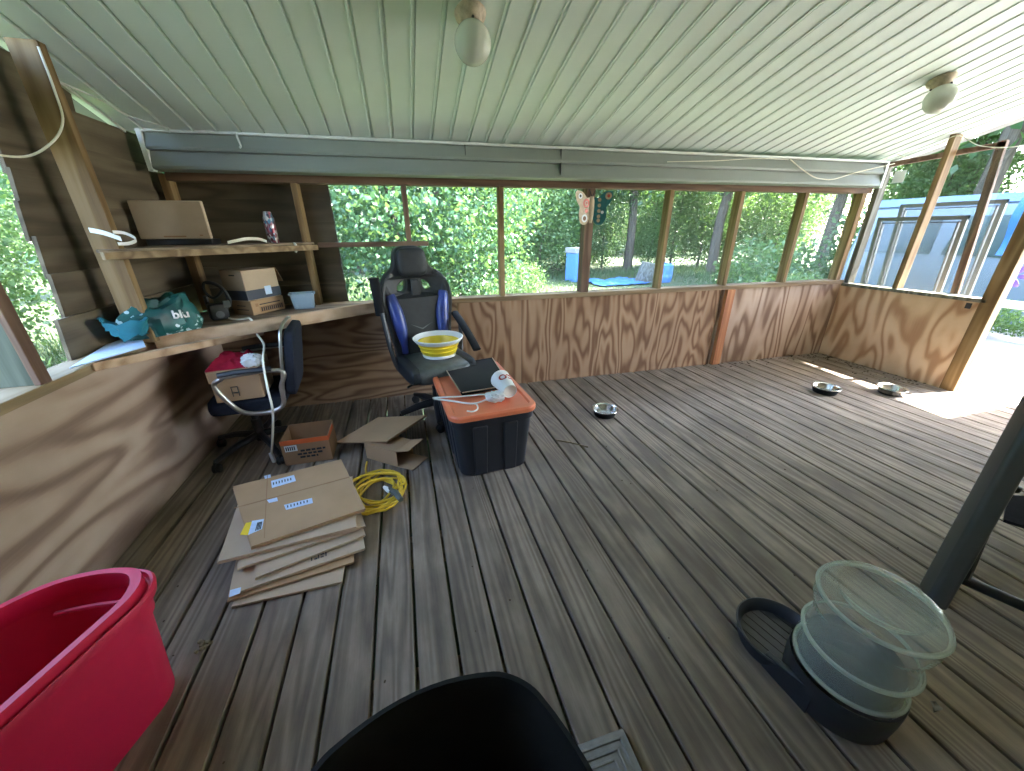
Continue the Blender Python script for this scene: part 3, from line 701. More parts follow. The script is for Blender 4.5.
for s in (-1, 1):
    b = B(); pp = spline([bk(s * .175, 1.075, -.02), bk(s * .236, 1.0, -.03), bk(s * .242, .90, -.045), bk(s * .215, .80, -.055)], 5)
    b.tube(pp, [.026 + .016 * math.sin(PI * i / (len(pp) - 1)) for i in range(len(pp))], 12, flat=.8, upv=(0, 1, 0)); b.build('shoulder_bolster', MT['leather'], gc)
    b = B(); pp = spline([bk(s * .222, .93, -.06), bk(s * .195, .82, -.068), bk(s * .178, .70, -.07), bk(s * .172, .60, -.068), bk(s * .170, .50, -.06)], 5)
    b.tube(pp, [.026 + .028 * math.sin(PI * min(1, .15 + i / (len(pp) - 1))) for i in range(len(pp))], 12, flat=.8, upv=(0, 1, 0)); b.build('side_bolster', MT['blue'], gc)
b = B(); b.pad((0, -.03, .425), (.50, .50, .13), None, .4, 28); b.build('seat', MT['pu_grey'], gc)
for s in (-1, 1):
    b = B(); b.pad((s * .225, -.04, .435), (.09, .46, .13), None, .5, 20); sb_ = b.build('seat_bolster', MT['leather'], gc)
for s in (-1, 1):
    b = B(); pts = [(s * .30, .20, .755), (s * .305, .05, .68), (s * .31, -.10, .585), (s * .31, -.17, .535)] if s > 0 else [(-.315, .19, .80), (-.322, .17, .90), (-.33, .15, 1.0), (-.335, .14, 1.07)]
    b.tube(spline(pts, 5), .036, 12, flat=.45, upv=(0, 0, 1)); ar = b.build('armrest', MT['blackrough'], gc)
    b = B(); b.tube(spline([(s * .31, .16, .82) if s < 0 else (s * .30, .10, .70), (s * .295, .09, .55), (s * .25, .05, .40), (s * .10, .03, .37)], 5), .018, 8); b.build('arm_support', MT['black'], ar)
B().box(-.11, .11, -.12, .14, .33, .37).build('seat_plate', MT['black'], gc, .006)
B().lathe([(.03, .08), (.03, .24), (.018, .24), (.018, .34)], 16).build('gas_lift', MT['black'], gc)
B().tube([(-.08, -.05, .345), (-.20, -.09, .335), (-.26, -.10, .32)], .008, 8).build('tilt_lever', MT['black'], gc)
for k in range(5):
    a = 2 * PI * k / 5 + .62; d = Vector((math.cos(a), math.sin(a), 0))
    lg = B(); lg.tube([Vector((0, 0, .115)) + d * .02, Vector((0, 0, .105)) + d * .17, Vector((0, 0, .078)) + d * .31], [.034, .028, .02], 8); L = lg.build('leg', MT['black'], gc)
    c = B(); caster(c, Vector((0, 0, .031)) + d * .31, .03); c.tube([Vector((0, 0, .03)) + d * .31, Vector((0, 0, .08)) + d * .31], .012, 8); c.build('caster', MT['rubber'], L)
# bowl on the seat
t = thing('collapsible_bowl', 'yellow and white collapsible bowl on the gaming chair seat', 'bowl', (.20, 2.635, .474)); t.scale = (1, 1, 1.22)
B().lathe([(.10, .0), (.118, .004), (.122, .022), (.112, .026), (.10, .012)], 40).build('base_ring', MT['white'], t)
B().lathe([(.104, .010), (.121, .022), (.134, .045), (.129, .049), (.145, .072), (.14, .076), (.150, .092), (.144, .092), (.132, .07), (.122, .045), (.108, .022), (.0, .016)], 40, capb=True, capt=False).build('folding_wall', MT['yellow'], t)
B().lathe([(.148, .088), (.158, .090), (.176, .108), (.180, .114), (.174, .118), (.158, .104), (.147, .094)], 40, capb=False, capt=False).build('rim', MT['white'], t)

# ------------------------------------------------------------------ lidded storage bin and what lies on it
sb = thing('storage_bin', 'dark storage bin with an orange lid in front of the gaming chair', 'storage bin', (.383, 2.16, 0), .055); sb.scale = (1.04, 1.0, 1.0)
b = B(); R_ = []
for z, w, d in ((0, .37, .75), (.01, .385, .765), (.30, .435, .80), (.335, .438, .802), (.337, .455, .82), (.385, .46, .825)):
    ring = rrect(w, d, .06, z, n=8)
    R_.append(ring)
b.loft(R_).build('bin_body', MT['bin'], sb, ang=30)
for yy in (-1,):
    b = B()
    for xx in (-.085, .085): b = B(); b.hexa([Vector(p) for p in ((xx - .035, -.388, .004), (xx + .035, -.388, .004), (xx + .035, -.36, .004), (xx - .035, -.36, .004), (xx - .04, -.412, .33), (xx + .04, -.412, .33), (xx + .04, -.38, .33), (xx - .04, -.38, .33))]); b.build('end_rib', MT['bin'], sb, .006)
for i, s in [(i, s) for i in range(4) for s in (-1, 1)]:
    yy = -.26 + i * .17; b = B(); b.hexa([Vector(p) for p in ((s * .17, yy - .03, .004), (s * .196, yy - .03, .004), (s * .196, yy + .03, .004), (s * .17, yy + .03, .004), (s * .19, yy - .035, .33), (s * .226, yy - .035, .33), (s * .226, yy + .035, .33), (s * .19, yy + .035, .33))][::s] if s == 1 else [Vector(p) for p in ((-.196, yy - .03, .004), (-.17, yy - .03, .004), (-.17, yy + .03, .004), (-.196, yy + .03, .004), (-.226, yy - .035, .33), (-.19, yy - .035, .33), (-.19, yy + .035, .33), (-.226, yy + .035, .33))])
    b.build('side_rib', MT['bin'], sb, .006)
b = B(); b.loft([rrect(.475, .845, .07, .380, n=8), rrect(.485, .855, .075, .384, n=8), rrect(.485, .855, .075, .405, n=8), rrect(.472, .842, .07, .415, n=8), rrect(.425, .795, .05, .415, n=8), rrect(.41, .78, .045, .403, n=8)]).build('lid', MT['orange'], sb, ang=30)
LZ = .415
t = thing('plastic_tray', 'flat black plastic tray with a pale edge lying on the orange lid', 'tray', (.38, 2.30, LZ + .012), -.12)
t.location = (0, 0, 0); t.rotation_euler = (0, 0, 0)
tq = [fl(461, 394, LZ + .02), fl(510, 386, LZ + .02), fl(492, 358, LZ + .02), fl(443.5, 366.5, LZ + .02)]
tc = sum(tq, Vector()) / 4
def tring(k, z): return [Vector((*(tc + (p - tc) * k).xy, z)) for p in tq]
B().loft([tring(.94, LZ + .001), tring(1.0, LZ + .02), tring(1.0, LZ + .026), tring(.965, LZ + .027), tring(.95, LZ + .022)]).build('tray_body', MT['blackrough'], t, .008, ang=30)
b = B()
for i in (0, 3, 1): p_, r_ = tring(1.0, LZ + .0265)[i], tring(1.0, LZ + .0265)[(i + 1) % 4]; b.tube([p_.lerp(r_, .03), p_.lerp(r_, .97)], .0035, 6)
b.build('edge_trim', MT['tan'], t)
t = thing('coat_hanger', 'white plastic coat hanger lying across the orange lid', 'hanger', (0, 0, 0))
hz = LZ + .006
h0, h1, h2, h3, h4 = fl(433, 398, hz), fl(492, 394, hz), fl(468, 402.5, hz), fl(476, 407, hz), fl(467, 411, hz)
neck = fl(474, 403.5, hz)
B().tube(spline([h0, fl(460, 396.5, hz), h1, fl(489, 398, hz), neck, fl(452, 401, hz)], 6, True), .005, 8, True).build('hanger_frame', MT['white'], t)
B().tube(spline([neck, fl(477, 405, hz), fl(477.5, 409, hz), fl(473, 411.5, hz), fl(467, 411, hz)], 6), .0045, 8).build('hook', MT['white'], t)
cm = Matrix.Translation((.512, 1.955, LZ + .060)) @ Matrix.Rotation(.12, 4, 'Z') @ Matrix.Rotation(PI / 2 + .13, 4, 'X') @ Matrix.Scale(1.28, 4) @ Matrix.Translation((0, 0, -.06))
t = thing('paper_cup', 'white paper cup with red print lying on its side on the lid', 'cup')
B().lathe([(.046, 0), (.0475, .003), (.045, .006), (.033, .125), (.031, .126), (.031, .12), (.0, .12)], 32, cm, capb=False, capt=False).build('cup_wall', MT['white'], t)
vs, fs = text_mesh('CCO', .05, 0, .0015); b = B()
b.add([cm @ Vector((math.cos(1.0 + v.x / .043) * (.0465 - (.055 + v.y) * .097 + .0012), math.sin(1.0 + v.x / .043) * (.0465 - (.055 + v.y) * .097 + .0012), .055 + v.y)) for v in vs], fs); b.build('red_print', MT['rust'], t, smooth=False)
crumple('paper_napkin', (.437, 1.885, LZ + .024), (.11, .085, .05), 'paper', 'crumpled white paper napkin beside the tipped cup', 'napkin', 9)

# ------------------------------------------------------------------ flattened cardboard pile
def quad_from(pxs, z, back=None):
    return [fl(x, y, z) for x, y in pxs]
def cardsheet(q, z, th, label, mat='card', folds=True, name='cardboard_sheet'):
    q = [Vector((p.x, p.y, z)) for p in q]
    t = thing(name, label, 'cardboard', (0, 0, 0), 0, None)
    b = B(); n = 6
    for lay in range(2):
        zz = z + lay * th * .52
        sh = Vector((.006, -.004, 0)) * lay
        sheet_quad(b, [p + sh + Vector((0, 0, zz - z)) for p in q], th * .44)
    b.build('sheet', MT[mat], t, .0008)
    return t, q
SC = 'flattened cardboard boxes in the pile'
def para(p_nl, p_nr, depth, sk=0):   # near-left, near-right corners on the level; extends away
    d = (p_nr - p_nl); nrm = Vector((-d.y, d.x, 0)).normalized()
    return [p_nl, p_nr, p_nr + nrm * depth + d.normalized() * sk, p_nl + nrm * depth + d.normalized() * sk]
def near(a, b_, z): return fl(*a, z), fl(*b_, z)
p, r = near((231, 608), (341, 583), .006); t, q = cardsheet(para(p, r, .34), .002, .016, 'lowest flattened cardboard box of the pile', 'card_pale')
p, r = near((227, 602), (353, 563), .024); t, q = cardsheet(para(p, r, .36), .020, .014, 'second flattened cardboard box from the bottom of the pile, brown edged', 'card')
p, r = near((228, 596), (364, 549), .045); t, q = cardsheet(para(p, r, .38), .036, .018, 'pale flattened cardboard box low in the pile, with a printed symbol', 'card_pale')
b = B(); pc = fl(319, 556, .056); ax = (r - p).normalized(); ay = Vector((-ax.y, ax.x, 0))
for i, (u, v, w, h) in enumerate(((-.03, -.012, .004, .03), (-.018, -.012, .012, .008), (-.018, .006, .004, .014), (-.004, -.012, .004, .03), (.006, -.012, .012, .006), (.006, .004, .014, .012), (.024, -.012, .005, .03))):
    pp = [pc + ax * (u + a) + ay * (v + c) for a, c in ((0, 0), (w, 0), (w, h), (0, h))]
    sheet_quad(b, [Vector((k.x, k.y, .0545)) for k in pp], .0008)
b.build('print_mark', MT['ink'], t)
b = B(); pp = [fl(*k, .056) for k in ((229, 597), (240, 593), (241, 587), (230, 590))]; sheet_quad(b, [Vector((k.x, k.y, .0545)) for k in pp], .0008); b.build('label_sticker', MT['label'], t)
p, r = near((254, 577), (364, 534), .072); t, q = cardsheet(para(p, r, .30), .056, .016, 'narrow flattened box with a folded flap in the middle of the pile', 'card_pale')
p, r = near((236, 568), (364, 525), .090); t, q = cardsheet(para(p, r, .36, -.02), .074, .016, 'flattened cardboard box third from the top of the pile', 'card_pale')
p, r = near((216, 561), (355, 526), .112); t, q = cardsheet(para(p, r, .40, -.02), .092, .020, 'wide flattened cardboard box just under the top one', 'card_pale')
S1 = [fl(250, 546, .135), fl(364, 508, .135), fl(340, 459, .135), fl(232, 486, .135)]
t, q = cardsheet(S1, .114, .022, 'topmost flattened cardboard box, with blue-white shipping labels', 'card')
zt = .114 + .022 * .96 + .0005
def on_top(b_, pts, z=zt, th=.0008): sheet_quad(b_, [Vector((*fl(*k, z).xy, z)) for k in pts], th)
b = B(); on_top(b, [(286, 510), (313, 503), (312, 498), (284, 505)]); b.build('label_sticker', MT['label'], t); b = B(); on_top(b, [(272, 488), (296, 481), (294, 475), (271, 481)]); b.build('label_sticker', MT['label'], t)
b = B()
for (ax_, ay_), (bx_, by_) in (((286, 509), (312, 502)), ((272, 486), (295, 480))):
    for i in range(7):
        f0 = (i + .6) / 8; xx = ax_ + (bx_ - ax_) * f0; yy = ay_ + (by_ - ay_) * f0
        on_top(b, [(xx - .7, yy - .7), (xx + .5, yy - 1), (xx + .3, yy - 3.2), (xx - .9, yy - 3)], zt + .001)
b.build('print_lines', MT['tape'], t)
b = B(); on_top(b, [(265, 479), (271, 477.5), (270.5, 474.5), (264, 476)]); b.build('tape_piece', MT['label'], t); b = B(); on_top(b, [(269, 503), (278, 501), (277, 497.5), (267, 500)]); b.build('tape_piece', MT['label'], t)
b = B(); on_top(b, [(240, 535), (248, 535), (252, 522), (246, 523)]); b.build('yellow_label', MT['ylabel'], t)
b = B(); on_top(b, [(248, 535), (262, 529), (264, 519), (252, 521)]); b.build('barcode_label', MT['label'], t)
b = B()
for i in range(4): on_top(b, [(255 + i * 1.6, 531 - i * .6), (256 + i * 1.6, 530.6 - i * .6), (258.5 + i * 1.3, 522.4 - i * .3), (257.5 + i * 1.3, 522.6 - i * .3)], zt + .001)
b.build('barcode', MT['ink'], t)
b = B(); on_top(b, [(234, 508.5), (349, 477.5), (349, 476.8), (234, 507.8)]); on_top(b, [(264, 538), (264.8, 538), (268, 474.5), (267.2, 474.5)]); b.build('fold_line', MT['card_dark'], t)

# open orange-striped carton
p0, p1 = fl(286, 466), fl(333, 459); d = (p1 - p0); an = math.atan2(d.y, d.x); wd = d.length
t = thing('open_box', 'open brown cardboard box with an orange top stripe under the desk corner', 'box', (p0.x, p0.y, 0), an)
h = .17; dp = .20; th = .004
b = B(); b.box(0, wd, 0, th, 0, h); b.box(0, wd, dp - th, dp, 0, h + .01); b.box(0, th, th, dp - th, 0, h); b.box(wd - th, wd, th, dp - th, 0, h); b.box(0, wd, 0, dp, 0, th); b.build('carton', MT['card_dark'], t)
b = B(); b.box(-.001, wd + .001, -.0015, -.0002, h - .03, h + .0005); b.box(wd + .0002, wd + .0015, 0, dp * .8, h - .03, h); b.build('orange_stripe', MT['card_print'], t)
B().box(.018, .085, -.0018, -.0003, h - .075, h - .035).build('label_sticker', MT['paper'], t)
b = B()
for i in range(5): b.box(.024 + i * .011, .030 + i * .011, -.0026, -.0019, h - .068, h - .042)
for k, (a, c) in enumerate(((.10, .24), (.08, .22), (.09, .20))):
    xx = a
    while xx < c - .012:
        w = random.uniform(.008, .03); b.box(xx, min(xx + w, c), -.0022, -.0003, h - .085 - k * .022, h - .073 - k * .022); xx += w + .007
b.build('print_lines', MT['ink'], t)
# flat sheet leaning over the small box
t = thing('cardboard_flat', 'flattened brown carton propped on the small open box', 'cardboard')
q = [fl(336, 443, .06), fl(387, 442, .14), fl(426, 416, .17), fl(378, 418, .09)]
b = B(); sheet_quad(b, q, .006); b.build('sheet', MT['card'], t)
b = B(); sheet_quad(b, [k + Vector((.004, .006, -.0085)) for k in q], .006); b.build('sheet', MT['card_dark'], t)
# small box on its side
p0, p1 = fl(367, 458), fl(398, 467); d = p1 - p0; an = math.atan2(d.y, d.x)
t = thing('small_box', 'small open cardboard box lying on its side near the yellow cord', 'box', (p0.x, p0.y, 0), an)
w, dp, h = d.length, .15, .105
b = B(); b.box(0, w, 0, .003, .003, h); b.box(0, w, dp - .003, dp, .003, h); b.box(0, .003, .003, dp - .003, .003, h); b.box(0, w, 0, dp, 0, .003); b.box(0, w, 0, dp, h, h + .003); b.build('carton', MT['card'], t)
b = B(); m1 = Matrix.Translation((w, 0, h)) @ Matrix.Rotation(-.30, 4, 'Y') ; b.box(0, .10, .0, dp, 0, .003, m1); b.build('flap', MT['card'], t)
b = B(); m1 = Matrix.Translation((w, 0, .0)) @ Matrix.Rotation(-.04, 4, 'Y'); b.box(0, .11, 0, dp, 0, .003, m1); b.build('flap', MT['card'], t)
# yellow extension cord
t = thing('extension_cord', 'coiled yellow extension cord between the boxes and the bin', 'cord')
cc = fl(378, 495); pts = []
for i in range(8 * 18):
    a = i / 18 * 2 * PI; L = i // 18
    r = .124 + .034 * math.sin(L * 1.9) + .012 * math.sin(3 * a + L)
    pts.append(Vector((cc.x + r * math.cos(a) * 1.0 + .02 * math.cos(L * 2.4), cc.y + r * math.sin(a) * 1.08 + .025 * math.sin(L * 1.7), .008 + .0065 * L + .004 * math.sin(2 * a + L * 2))))
tail = spline([pts[-1], fl(398, 483, .05), fl(400, 475, .03), fl(385, 471, .012), fl(372, 480, .02), fl(366, 472, .03), fl(367, 462, .02)], 6)
B().tube(pts + tail[1:], .0062, 8).build('cable', MT['ycord'], t)
b = B(); b.tube([fl(388, 489, .075), fl(396, 493, .072), fl(401, 500, .065)], [.012, .017, .013], 10); b.build('plug', MT['pu_grey'], t)
b = B(); b.tube([fl(384, 487, .07), fl(387, 489, .078), fl(389, 492, .075)], [.008, .013, .008], 8); b.build('cable_tie', MT['paper'], t)

# ------------------------------------------------------------------ dog bowls
def dogbowl(label, loc, r, dark):
    t = thing('dog_bowl', label, 'dog bowl', loc, 0, None)
    B().lathe([(r * .70, 0), (r * .73, .003), (r * .84, .040), (r * .98, .050), (r * 1.0, .053), (r * .985, .056), (r * .86, .050), (r * .70, .010), (0.001, .008)], 40, capt=False).build('bowl_body', MT['steel'], t)
    if dark: B().lathe([(r * .78, .001), (r * .79, .003), (r * .90, .040), (r * .87, .042), (r * .735, .002)], 40, capb=False, capt=False).build('outer_band', MT['blackrough'], t)
    else: B().lathe([(r * .75, 0), (r * .765, .008), (r * .745, .009), (r * .72, 0)], 40, capb=False, capt=False).build('rubber_ring', MT['rubber'], t)
def bowlat(x, y, r, z=.05): p = fl(x, y, z); return (p.x, p.y, .001)
dogbowl('stainless dog bowl alone in the middle of the floor, nearest the orange lidded bin', bowlat(605, 409, .1), .098, True)
dogbowl('black sided dog bowl with a steel inside, near the half wall', bowlat(826, 387, .1), .105, True)
dogbowl('plain shiny steel dog bowl beside the patch of sunlight', bowlat(892, 388, .1), .105, False)

# ------------------------------------------------------------------ gravity water dispenser
jc = Vector((1.128, .387, 0)); dc = Vector((1.088, .548, 0))
t = thing('water_dispenser', 'dark pet water dispenser base with a round drinking dish', 'pet waterer')
b = B(); n = 40
def ring_(c, r, z): return [Vector((c.x + r * math.cos(2 * PI * k / n), c.y + r * math.sin(2 * PI * k / n), z)) for k in range(n)]
b.loft([ring_(jc, .126, 0), ring_(jc, .131, .006), ring_(jc, .136, .07), ring_(jc, .137, .115), ring_(jc, .136, .125), ring_(jc, .128, .118), ring_(jc, .12, .06)]); b.build('reservoir', MT['bin'], t)
b = B(); b.loft([ring_(dc, .106, 0), ring_(dc, .112, .004), ring_(dc, .126, .058), ring_(dc, .128, .062), ring_(dc, .124, .064), ring_(dc, .116, .058), ring_(dc, .106, .022)]); D = b.build('dish', MT['bin'], t)
b = B()
ddv = (jc - dc).normalized(); sd = Vector((-ddv.y, ddv.x, 0))
for i in range(-3, 4):
    o_ = dc + sd * i * .03; hl = math.sqrt(max(0, .104 ** 2 - (i * .03) ** 2)); b.bar(o_ - ddv * hl + Vector((0, 0, .0235)), o_ + ddv * hl + Vector((0, 0, .0235)), .003, .003)
b.build('dish_groove', MT['black'], D)
mdl = (jc + dc) / 2
for s in (-1, 1):
    b = B(); b.hexa([p for p in (mdl - ddv * .07 + sd * s * .10 - sd * .012, mdl + ddv * .07 + sd * s * .125 - sd * .012, mdl + ddv * .07 + sd * s * .125 + sd * .012, mdl - ddv * .07 + sd * s * .10 + sd * .012)] + [p for p in (mdl - ddv * .07 + sd * s * .10 - sd * .010 + Vector((0, 0, .06)), mdl + ddv * .07 + sd * s * .125 - sd * .010 + Vector((0, 0, .10)), mdl + ddv * .07 + sd * s * .125 + sd * .010 + Vector((0, 0, .10)), mdl - ddv * .07 + sd * s * .10 + sd * .010 + Vector((0, 0, .06)))])
    b.build('neck', MT['bin'], t, .004)
t = thing('water_jug', 'clear ribbed plastic water jug upside down in the dispenser', 'water jug', (jc.x, jc.y, .122))
r = .127
po = [(r * .80, .0), (r * .95, .004), (r * 1.0, .012), (r * 1.0, .024), (r * .94, .034), (r * .93, .088), (r * .95, .096), (r * 1.01, .104), (r * 1.01, .116), (r * .95, .124), (r * .93, .135), (r * .935, .20), (r * 1.02, .212), (r * 1.04, .225), (r * 1.04, .270), (r * 1.01, .286), (r * .94, .295), (r * .80, .298), (r * .76, .297), (r * .73, .290), (r * .70, .276), (r * .30, .276), (0.0005, .276)]
B().lathe(po, 56, capb=True, capt=False).build('jug_wall', MT['jug'], t, ang=80)
for z_, k_ in ((.018, 1.0), (.110, 1.01), (.268, 1.035)):
    B().tube([Vector((r * k_ * math.cos(a * PI / 32), r * k_ * math.sin(a * PI / 32), z_)) for a in range(64)], .006, 8, True).build('ridge', MT['jug_rim'], t)
B().lathe([(r * .78, .004), (r * .90, .014), (r * .88, .06), (r * .88, .075)], 40).build('water', MT['water'], t)

# ------------------------------------------------------------------ red tote
zr = .44
A_ = fl(157, 580, zr); Bq = fl(0, 712, zr); dirT = (Bq - A_); dirT.z = 0; Lk = dirT.length; dirT.normalize()
tang = -.36; dirT = Vector((math.sin(tang), -math.cos(tang), 0))     # local -Y runs along the long side towards the camera
far = fl(157, 574, zr)
Wt, Dt = .37, .62
t = thing('storage_tote', 'large open red plastic storage tote beside the left half wall', 'tote')
ctr = A_ + Vector((.0, .02, 0)) + dirT * (Dt / 2 + .03) - Vector((math.cos(tang), math.sin(tang), 0)) * (Wt / 2 - .005)
t.location = (ctr.x, ctr.y, 0); t.rotation_euler = (0, 0, tang)
def tr_ring(w, d, r_, z):
    out = []; base = rrect(w, d, r_, z, n=8); n_ = len(base)
    for i in range(n_):
        a, c = base[i], base[(i + 1) % n_]; out.append(a.copy())
        if (a - c).length > .1:
            for k in range(1, 8):
                q = a.lerp(c, k / 8)
                out.append(q)
    for q in out: q.y += .28 * q.x + math.copysign(.05 * (1 - min(1, (2 * q.x / w) ** 2)), q.y)
    return out
W0, D0 = Wt - .02, Dt - .02
b = B(); b.loft([tr_ring(W0 - .12, D0 - .075, .06, 0), tr_ring(W0 - .11, D0 - .065, .07, .006), tr_ring(W0 - .035, D0 - .035, .085, zr - .115), tr_ring(W0 - .02, D0 - .02, .09, zr - .11), tr_ring(W0 - .012, D0 - .012, .09, zr - .045), tr_ring(W0 - .03, D0 - .03, .088, zr - .045), tr_ring(W0 - .04, D0 - .04, .085, zr - .10), tr_ring(W0 - .06, D0 - .06, .08, zr - .12), tr_ring(W0 - .13, D0 - .09, .06, .012)]).build('tote_body', MT['red'], t, ang=30)
b = B(); b.loft([tr_ring(W0 - .012, D0 - .012, .09, zr - .055), tr_ring(W0 + .012, D0 + .012, .10, zr - .053), tr_ring(W0 + .018, D0 + .018, .10, zr - .03), tr_ring(W0 + .012, D0 + .012, .10, zr - .022), tr_ring(W0 + .002, D0 + .002, .098, zr - .024), tr_ring(W0 - .004, D0 - .004, .096, zr - .042), tr_ring(W0 - .012, D0 - .012, .094, zr - .042), tr_ring(W0 - .014, D0 - .014, .094, zr), tr_ring(W0 - .048, D0 - .048, .086, zr), tr_ring(W0 - .054, D0 - .054, .084, zr - .03), tr_ring(W0 - .04, D0 - .04, .084, zr - .06)], False, False).build('rim', MT['red'], t, ang=30)
b = B(); b.tube([Vector((x_, Dt / 2 - .058 + .28 * x_ + .045 - 1.1 * x_ * x_, zr - .085)) for x_ in (-.09, -.05, 0, .05, .09)], .007, 8); b.build('grip_ridge', MT['red'], t)
cloth('dark_bundle', (ctr.x - .03, ctr.y - .04, .014), .20, .34, .22, 'navy', 'dark bundle of fabric lying inside the red tote', 'fabric', 4, tang)

# ------------------------------------------------------------------ black bin at the camera's feet
zb = .50
k1, k2, k3 = fl(515, 672, zb), fl(330, 768, zb), fl(586, 771, zb)
bw = .395; bd = .48
t = thing('black_bin', 'open black plastic bin with rounded corners beside the patterned stepping stone', 'bin', (-.028, .175, 0), .13)
def subdiv_ring(base):
    out = []
    for i in range(len(base)):
        a, c = base[i], base[(i + 1) % len(base)]; out.append(a)
        if (a - c).length > .1: out += [a.lerp(c, k / 10) for k in range(1, 10)]
    return out
def bowed(w, d, r, z):
    out = []
    for p in rrect(w, d, r, z, n=8):
        q = Vector(p)
        out.append(q)
    bo_ = .05
    return [Vector((p.x + math.copysign(bo_ * (1 - min(1, (2 * p.y / d) ** 2)), p.x), p.y + math.copysign(bo_ * (1 - min(1, (2 * p.x / w) ** 2)), p.y), p.z)) for p in subdiv_ring(out)]
b = B(); b.loft([bowed(bw - .14, bd - .14, .06, 0), bowed(bw - .01, bd - .01, .045, zb - .02), bowed(bw + .006, bd + .006, .05, zb - .016), bowed(bw + .006, bd + .006, .05, zb), bowed(bw - .010, bd - .010, .045, zb), bowed(bw - .022, bd - .022, .04, zb - .02), bowed(bw - .15, bd - .15, .055, .012)]).build('bin_body', MT['blackrough'], t, ang=30)
# stepping stone
tr_ = fl(623, 727, .02); tl_ = fl(578, 744, .02); ax = (tr_ - tl_).normalized(); an = math.atan2(ax.y, ax.x)
t = thing('stepping_stone', 'grey square stepping stone with ridged border and embossed leaves', 'stepping stone')
S = .30; cen = tr_ - ax * (S / 2) + Vector((ax.y, -ax.x, 0)) * (S / 2); t.location = (cen.x, cen.y, 0); t.rotation_euler = (0, 0, an)
b = B(); b.box(-S / 2, S / 2, -S / 2, S / 2, 0, .018); b.build('slab', MT['stone'], t, .003)
b = B()
for s_ in (.135, .115, .098, .08):
    for i in range(4):
        m = Matrix.Rotation(i * PI / 2, 4, 'Z'); b.box(-s_, s_, s_ - .007, s_, .0175, .0225, m)
b.build('ridge', MT['stone'], t, .002)
b = B()
for i in range(16):
    a = random.uniform(0, 6.28); xx, yy = random.uniform(-.06, .06), random.uniform(-.06, .06); m = Matrix.Translation((xx, yy, .018)) @ Matrix.Rotation(a, 4, 'Z'); b.pad((xx, yy, .018), (.028, .012, .008), Matrix.Rotation(a, 3, 'Z'), .8, 10)
b.build('embossed_leaf', MT['stone'], t)

# ------------------------------------------------------------------ grey upright with black crossbar
ub = Vector((1.835, .515, 0)); ut = fl(1046, 395, .80); vec = (ut - ub).normalized()
t = thing('metal_frame', 'dark grey metal upright with a black lower crossbar beside the water jug', 'metal frame')
fwd = RC.col[1]; sd = vec.cross(Vector((.62, -.78, 0))).normalized()
b = B(); n2 = Vector((.62, -.78, 0)); n2 = (n2 - vec * n2.dot(vec)).normalized(); s2 = vec.cross(n2).normalized(); L = 1.35; vs = []
prof = rrect(.060, .108, .016, 0, n=4)
R0 = [ub + n2 * p.x + s2 * p.y for p in prof]; R1 = [q + vec * L for q in R0]
for q in R0: q -= vec * (q.z / vec.z)
b.loft([R0, R1]).build('upright', MT['grey_metal'], t, ang=30)
cb0 = fl(958, 577, .085); cb1 = fl(1060, 622, .085)
B().tube([cb0, cb1], .020, 12).build('crossbar', MT['blackmetal'], t)
B().tube([fl(962, 580, .09), fl(990, 515, .25), fl(1022, 440, .46)], .022, 10, flat=.6).build('brace', MT['blackmetal'], t)
B().pad(fl(1016, 489, .30), (.03, .03, .03), None, .6, 12).build('knob', MT['black'], t)
b = B(); fp = [fl(1006, 497, .26), fl(1060, 500, .26), fl(1060, 540, .20), fl(1003, 522, .22)]; sheet_quad(b, fp, .012); b.build('sling', MT['navy'], t)

# ------------------------------------------------------------------ ceiling lights, cables, butterfly
sl = math.atan(.278)
def ceiling_light(x, y, label):
    z = ceil_z(y)
    t = thing('ceiling_light', label, 'ceiling light', (x, y, z), 0, None); t.rotation_euler = (-sl, 0, 0)
    B().lathe([(.060, .0), (.066, -.008), (.062, -.022), (.050, -.034), (.044, -.052), (.042, -.062), (.038, -.062)], 32, capb=False).build('base', MT['fixture'], t)
    for k in range(3):
        a = k * 2.09 + .5; B().pad((.048 * math.cos(a), .048 * math.sin(a), -.056), (.012, .012, .012), None, .8, 8).build('screw', MT['ink'], t)
    g = [(.038, -.056)]
    for i in range(1, 17):
        a = PI * i / 16 * .87 + .41; g.append((.076 * math.sin(a), -.118 + .076 * math.cos(a)))
    g.append((.0005, -.194))
    B().lathe(g, 36, capb=True, capt=False).build('globe', MT['globe'], t, ang=60)
ceiling_light(.395, 1.975, 'unlit globe ceiling light straight in front of the camera, over the middle of the porch')
ceiling_light(3.30, 1.97, 'unlit globe ceiling light near the doorway end of the ceiling')
def cable(name, pts, r, mat, label, cat='cable', n=8): return tag(B().tube(spline(pts, n), r, 6).build(name, MT[mat]), label, cat)
cable('wall_cable', [(-1.25, 2.26, 1.985), (-1.25, 2.255, 1.85), (-1.255, 2.24, 1.74), (-1.29, 2.18, 1.65), (-1.33, 2.06, 1.585), (-1.36, 1.85, 1.60), (-1.36, 1.76, 1.72)], .0042, 'white_cord', 'white cable looping from the top of the left wall stud')
cable('siding_wire', [W(3.45, -.136, 1.80), W(3.9, -.14, 1.82), W(4.25, -.14, 1.845), W(4.6, -.14, 1.85)], .0035, 'white_cord', 'thin white wire sagging along the vinyl siding near the middle', 'wire')
cable('siding_wire', [W(4.62, -.14, 1.852), W(4.72, -.145, 1.80), W(4.90, -.145, 1.73), W(5.02, -.145, 1.712), W(5.15, -.145, 1.715), W(5.40, -.14, 1.775), W(5.80, -.14, 1.852)], .0045, 'white_cord', 'white wire hanging in a loop at the bright end of the vinyl siding', 'wire')
